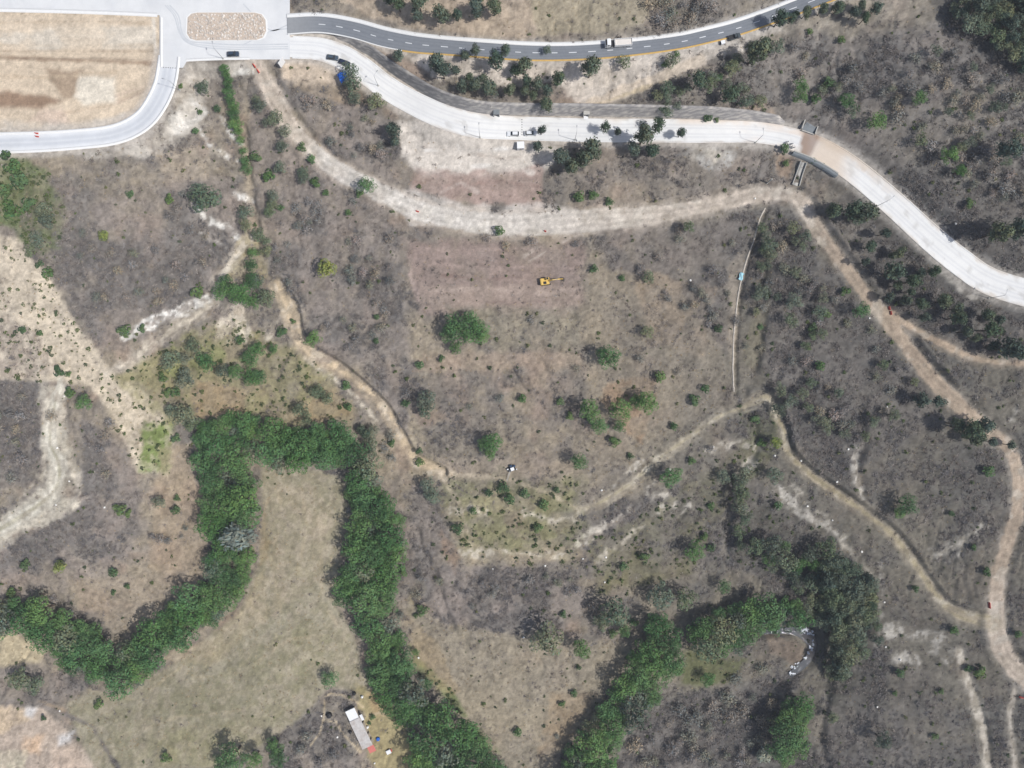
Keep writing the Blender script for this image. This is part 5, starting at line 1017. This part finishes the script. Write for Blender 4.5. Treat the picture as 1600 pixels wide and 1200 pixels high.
# culvert works under the white road
def beam(name, pts, width, h, m, parent=None, depth=.5, capm=None):
    q = np.array([(*P(u, v)[:], width) for u, v in pts]); q[:, 2] += h
    return new_obj(name, ribbon(name, q, lambda k: -k, lambda k: k, 0, None, m, 1, .7, h + depth), parent)
cu = empty('culvert', P(1250, 272), 0, 'concrete culvert with chute and wing wall under the white road', 'culvert')
def cpart(o): o.parent = cu; o.matrix_parent_inverse = Matrix.Translation(cu.location).inverted(); return o
cpart(beam('wing_wall', [(1237,240),(1262,250),(1284,262),(1306,276)], 1.1, 1.6, M_dkconc, depth=2)); cpart(beam('wall_coping', [(1239,238),(1263,247.5),(1286,259.5),(1307,272.5)], .35, 1.75, M_conc2, depth=2))
cpart(beam('chute_floor', [(1255,254),(1248,272),(1242,290)], 2.0, .25, M_conc2)); cpart(beam('chute_wall', [(1250.5,252),(1243.5,271),(1237,289)], .3, .9, M_conc2)); cpart(beam('chute_wall', [(1259.5,255),(1253,273),(1248,291)], .3, .9, M_conc2))
p = P(1264, 199); ib = empty('inlet_basin', p, R(-20), 'dark grey concrete inlet basin above the muddy road patch', 'basin')
MB().add([(-2.6,-1.6,.05),(2.4,-2.0,.05),(2.8,2.0,.9),(-1.2,2.6,1.1)], [(0,1,2,3)]).obj('sloping_slab', M_dkconc, ib); MB().box(-2.9, -2.5, -1.8, 2.3, -.4, 1.2).obj('side_wall', M_conc2, ib); MB().box(-2.4, 2.6, -2.3, -1.95, -.4, .5).obj('front_wall', M_conc2, ib); MB().box(2.7, 3.05, -2.0, 2.2, -.4, 1.1).obj('side_wall', M_conc2, ib)
for u, v, t, ap in ((776, 173.5, 'square black drain mouth in the stone wall left of the white cars', False), (915.5, 173.5, 'drain mouth with a white apron in the stone wall', True)):
    p = P(u, v + 8); p.z += .05; e = empty('drain_mouth', p, 0, t, 'drain'); w_ = 1.05
    for s in (-1, 1): MB().box(s*w_-.15, s*w_+.15, -.35, 2.2, -.2, 2.3).obj('cheek_wall', M_conc2, e)
    MB().box(-w_+.15, w_-.15, .5, .56, -.1, 2.0).obj('dark_panel', M_black, e); MB().box(-w_-.15, w_+.15, -.35, 2.2, 2.303, 2.5).obj('lintel', M_conc2 if ap else M_dkconc, e)  # black panel stands in for the shade inside the drain
    if ap: MB().box(-.9, .9, -1.2, .48, .02, .12).obj('apron', M_white, e)
dw = empty('ditch_wall', Vector((*DW[0, :2], zf(*DW[0, :2]))), 0, 'long thin pale stone wall beside the drainage ditch', 'wall')
q = np.column_stack([DW[:, :2], zf(DW[:, 0], DW[:, 1]) + .22, .42 + .3 * RNG.random(len(DW))]); M_pst = mat('pale_masonry', col(196,187,175), rough=.95, noise=.4, nscale=1.0, bump=.4)
o = new_obj('coping', ribbon('coping', q, lambda k: -k, lambda k: k, 0, None, M_pst, 2, .7, 1.6)); o.parent = dw; o.matrix_parent_inverse = Matrix.Translation(dw.location).inverted()
p = place(1158, 432, .7); n = 7; vs_, fs_ = [], []
for i in range(n):
    for j in range(n): vs_.append((-.8 + 1.6*i/(n-1) + .3*math.sin(j), -1.5 + 3.0*j/(n-1), .95 + .16*math.sin(i*1.3+j) - .06*abs(i-3)))
for i in range(n-1):
    for j in range(n-1): fs_.append((i*n+j, (i+1)*n+j, (i+1)*n+j+1, i*n+j+1))
o = MB().add(vs_, fs_).obj('plastic_sheet', M_pblue); o.location = p; o.rotation_euler = (0, 0, R(-25)); md = o.modifiers.new('thickness', 'SOLIDIFY'); md.thickness = .02
tag(o, 'crumpled pale blue plastic sheet lying over the ditch wall', 'sheet')
p = P(1198.5, 286); e = empty('concrete_post', p, 0, 'slender pale concrete post above the dirt road bend', 'post'); MB().box(-.22, .22, -.22, .22, -.2, 5.2).obj('shaft', M_conc2, e, bev=.03); MB().box(-.3, .3, -.3, .3, -.2, .4).obj('footing', M_conc2, e)
# white marker stones
MK = [(100,619),(89,700),(108,752),(87,789),(163,793),(1211,712),(1262,791),(1301,813),(1347,862),(1382,941),(1384,1011),(1407,1031),(654,1028),(770,889),(852,884),(911,873),(818,996),(657,723),(945,910),(1047,733),(1359,497),(1079,438),(1371,1105),(527,1152),(585,1193),(516,622),(93,1111),(1115,698),(940,766),(1387,635),(1326,702),(1180,310),(1252,720),(1308,753),(502,1119),(465,674),(1494,349),(947,871)]
lab = {}
M_mark = mat('whitewashed_stone', col(238,236,230), rough=.9, noise=.1, nscale=3)
for i, (u, v) in enumerate(MK):
    q = P(u, v, .3); o = new_obj('white_stone', rock('white_stone', 300 + i, M_mark), loc=q); s = rnd.uniform(.38, .55); o.scale = (s, s, s); o.location.z += s * .4
    nm, mu, mv = min(MARKS, key=lambda k: (k[1]-u)**2 + (k[2]-v)**2); dx, dy = u - mu, v - mv; side = ('right of' if dx > 0 else 'left of') if abs(dx) > abs(dy) else ('below' if dy > 0 else 'above'); lab.setdefault(f'{side} {nm}', []).append((o, u)); tag(o, None, 'stone', 'white marker stones')
for b, L in lab.items():
    L.sort(key=lambda q: q[1])
    for i, (o, u) in enumerate(L): o['label'] = ('' if len(L) == 1 else 'leftmost ' if i == 0 else 'rightmost ' if i == len(L)-1 else ORD[i] + ' from left ') + f'white round stone {b}'
# stream pool
M_water = mat('stream_water', (.035,.045,.055), rough=.06, spec=.8, noise=.3, nscale=1.5, bump=.3); M_glint = mat('glint_white', col(236,240,246), rough=.5, noise=.1, nscale=2)
SW = [(1190,988,6),(1215,986,7),(1240,986,10),(1258,990,16),(1268,1002,14),(1270,1014,8),(1265,1026,9),(1258,1036,9),(1246,1046,9),(1234,1056,6)]
wz_ = float(RW['stream_bed'][0, 2]) + .45
q = np.array([(*flat_xy(u, v, wz_), wz_, w * .34) for u, v, w in SW])
stream = tag(new_obj('stream', ribbon('stream', q, lambda k: -k, lambda k: k, 0, None, M_water, 4, .6)), kind='structure')
# white lumps added to imitate the sun's glint on the water
fx = []
for (u, v, n, su, sv) in ((1258,984,26,7,3),(1266,989,26,6,3),(1254,988,8,3,2),(1270,1004,8,1,6),(1267,1013,16,3,3),(1262,1021,6,1.5,3),(1258,1028,6,2,2),(1246,1036,6,2,2),(1238,1042,8,3,2),(1234,1050,8,1.5,3),(1241,1052,6,3,1)):
    for _ in range(n): fx.append((rnd.gauss(u, su*.55), rnd.gauss(v, sv*.55)))
fp = np.array([(*flat_xy(u, v, wz_), wz_ + .03) for u, v in fx])
scatter('water_glint', [rock('water_glint', 400 + i, M_glint) for i in range(3)], fp, RNG.uniform(.18, .5, len(fp)), 'white lumps imitating sun glint on the stream')
# loose stones: rubble island, chalk outcrops
pi_ = []
while len(pi_) < 900:
    u, v = rnd.uniform(290, 418), rnd.uniform(19, 64)
    if poly_sd(np.array([u]), np.array([v]), [(353 + a*.95, 41 + b*.9) for a, b in IS])[0] < 0: pi_.append((*flat_xy(u, v, PLAZA_Z + .3), PLAZA_Z + .28))
scatter('island_rubble', [rock('island_rubble', 420 + i, M_rock) for i in range(4)], np.array(pi_), .16 + .5 * RNG.random(len(pi_)) ** 3, 'pale broken rubble filling the traffic island')
ST = np.clip((COL.mean(-1) - .50) * 2.2, 0, .5) * (1 - ROADM) * (quiet < .2) * (pd > 3)
for k in ('concrete_main', 'concrete_left', 'asphalt'): ST = ST * (RDIST[k] > 1)
pts = sample(ST, 30000, clump=(3, 4, 3)); scatter('loose_stones', [rock('loose_stones', 440 + i, M_rock) for i in range(3)], pts, .10 + .32 * RNG.random(len(pts)) ** 2, 'loose pale stones on the chalky banks')

# ------------------------------------------------------------------ thin air haze between the drone and the ground
hz = MB().box(-3900, 3900, -3900, 3900, float(GZ.min()) - 60, HCAM + 25); hm = bpy.data.materials.new('haze_air'); hm.use_nodes = True; hn = hm.node_tree.nodes; hn.remove(hn['Principled BSDF'])
pv = hn.new('ShaderNodeVolumePrincipled'); pv.inputs['Color'].default_value = (.86,.91,1,1); pv.inputs['Density'].default_value = .00014; pv.inputs['Anisotropy'].default_value = .0
hm.node_tree.links.new(pv.outputs[0], hn['Material Output'].inputs['Volume']); tag(hz.obj('haze', hm), kind='stuff')
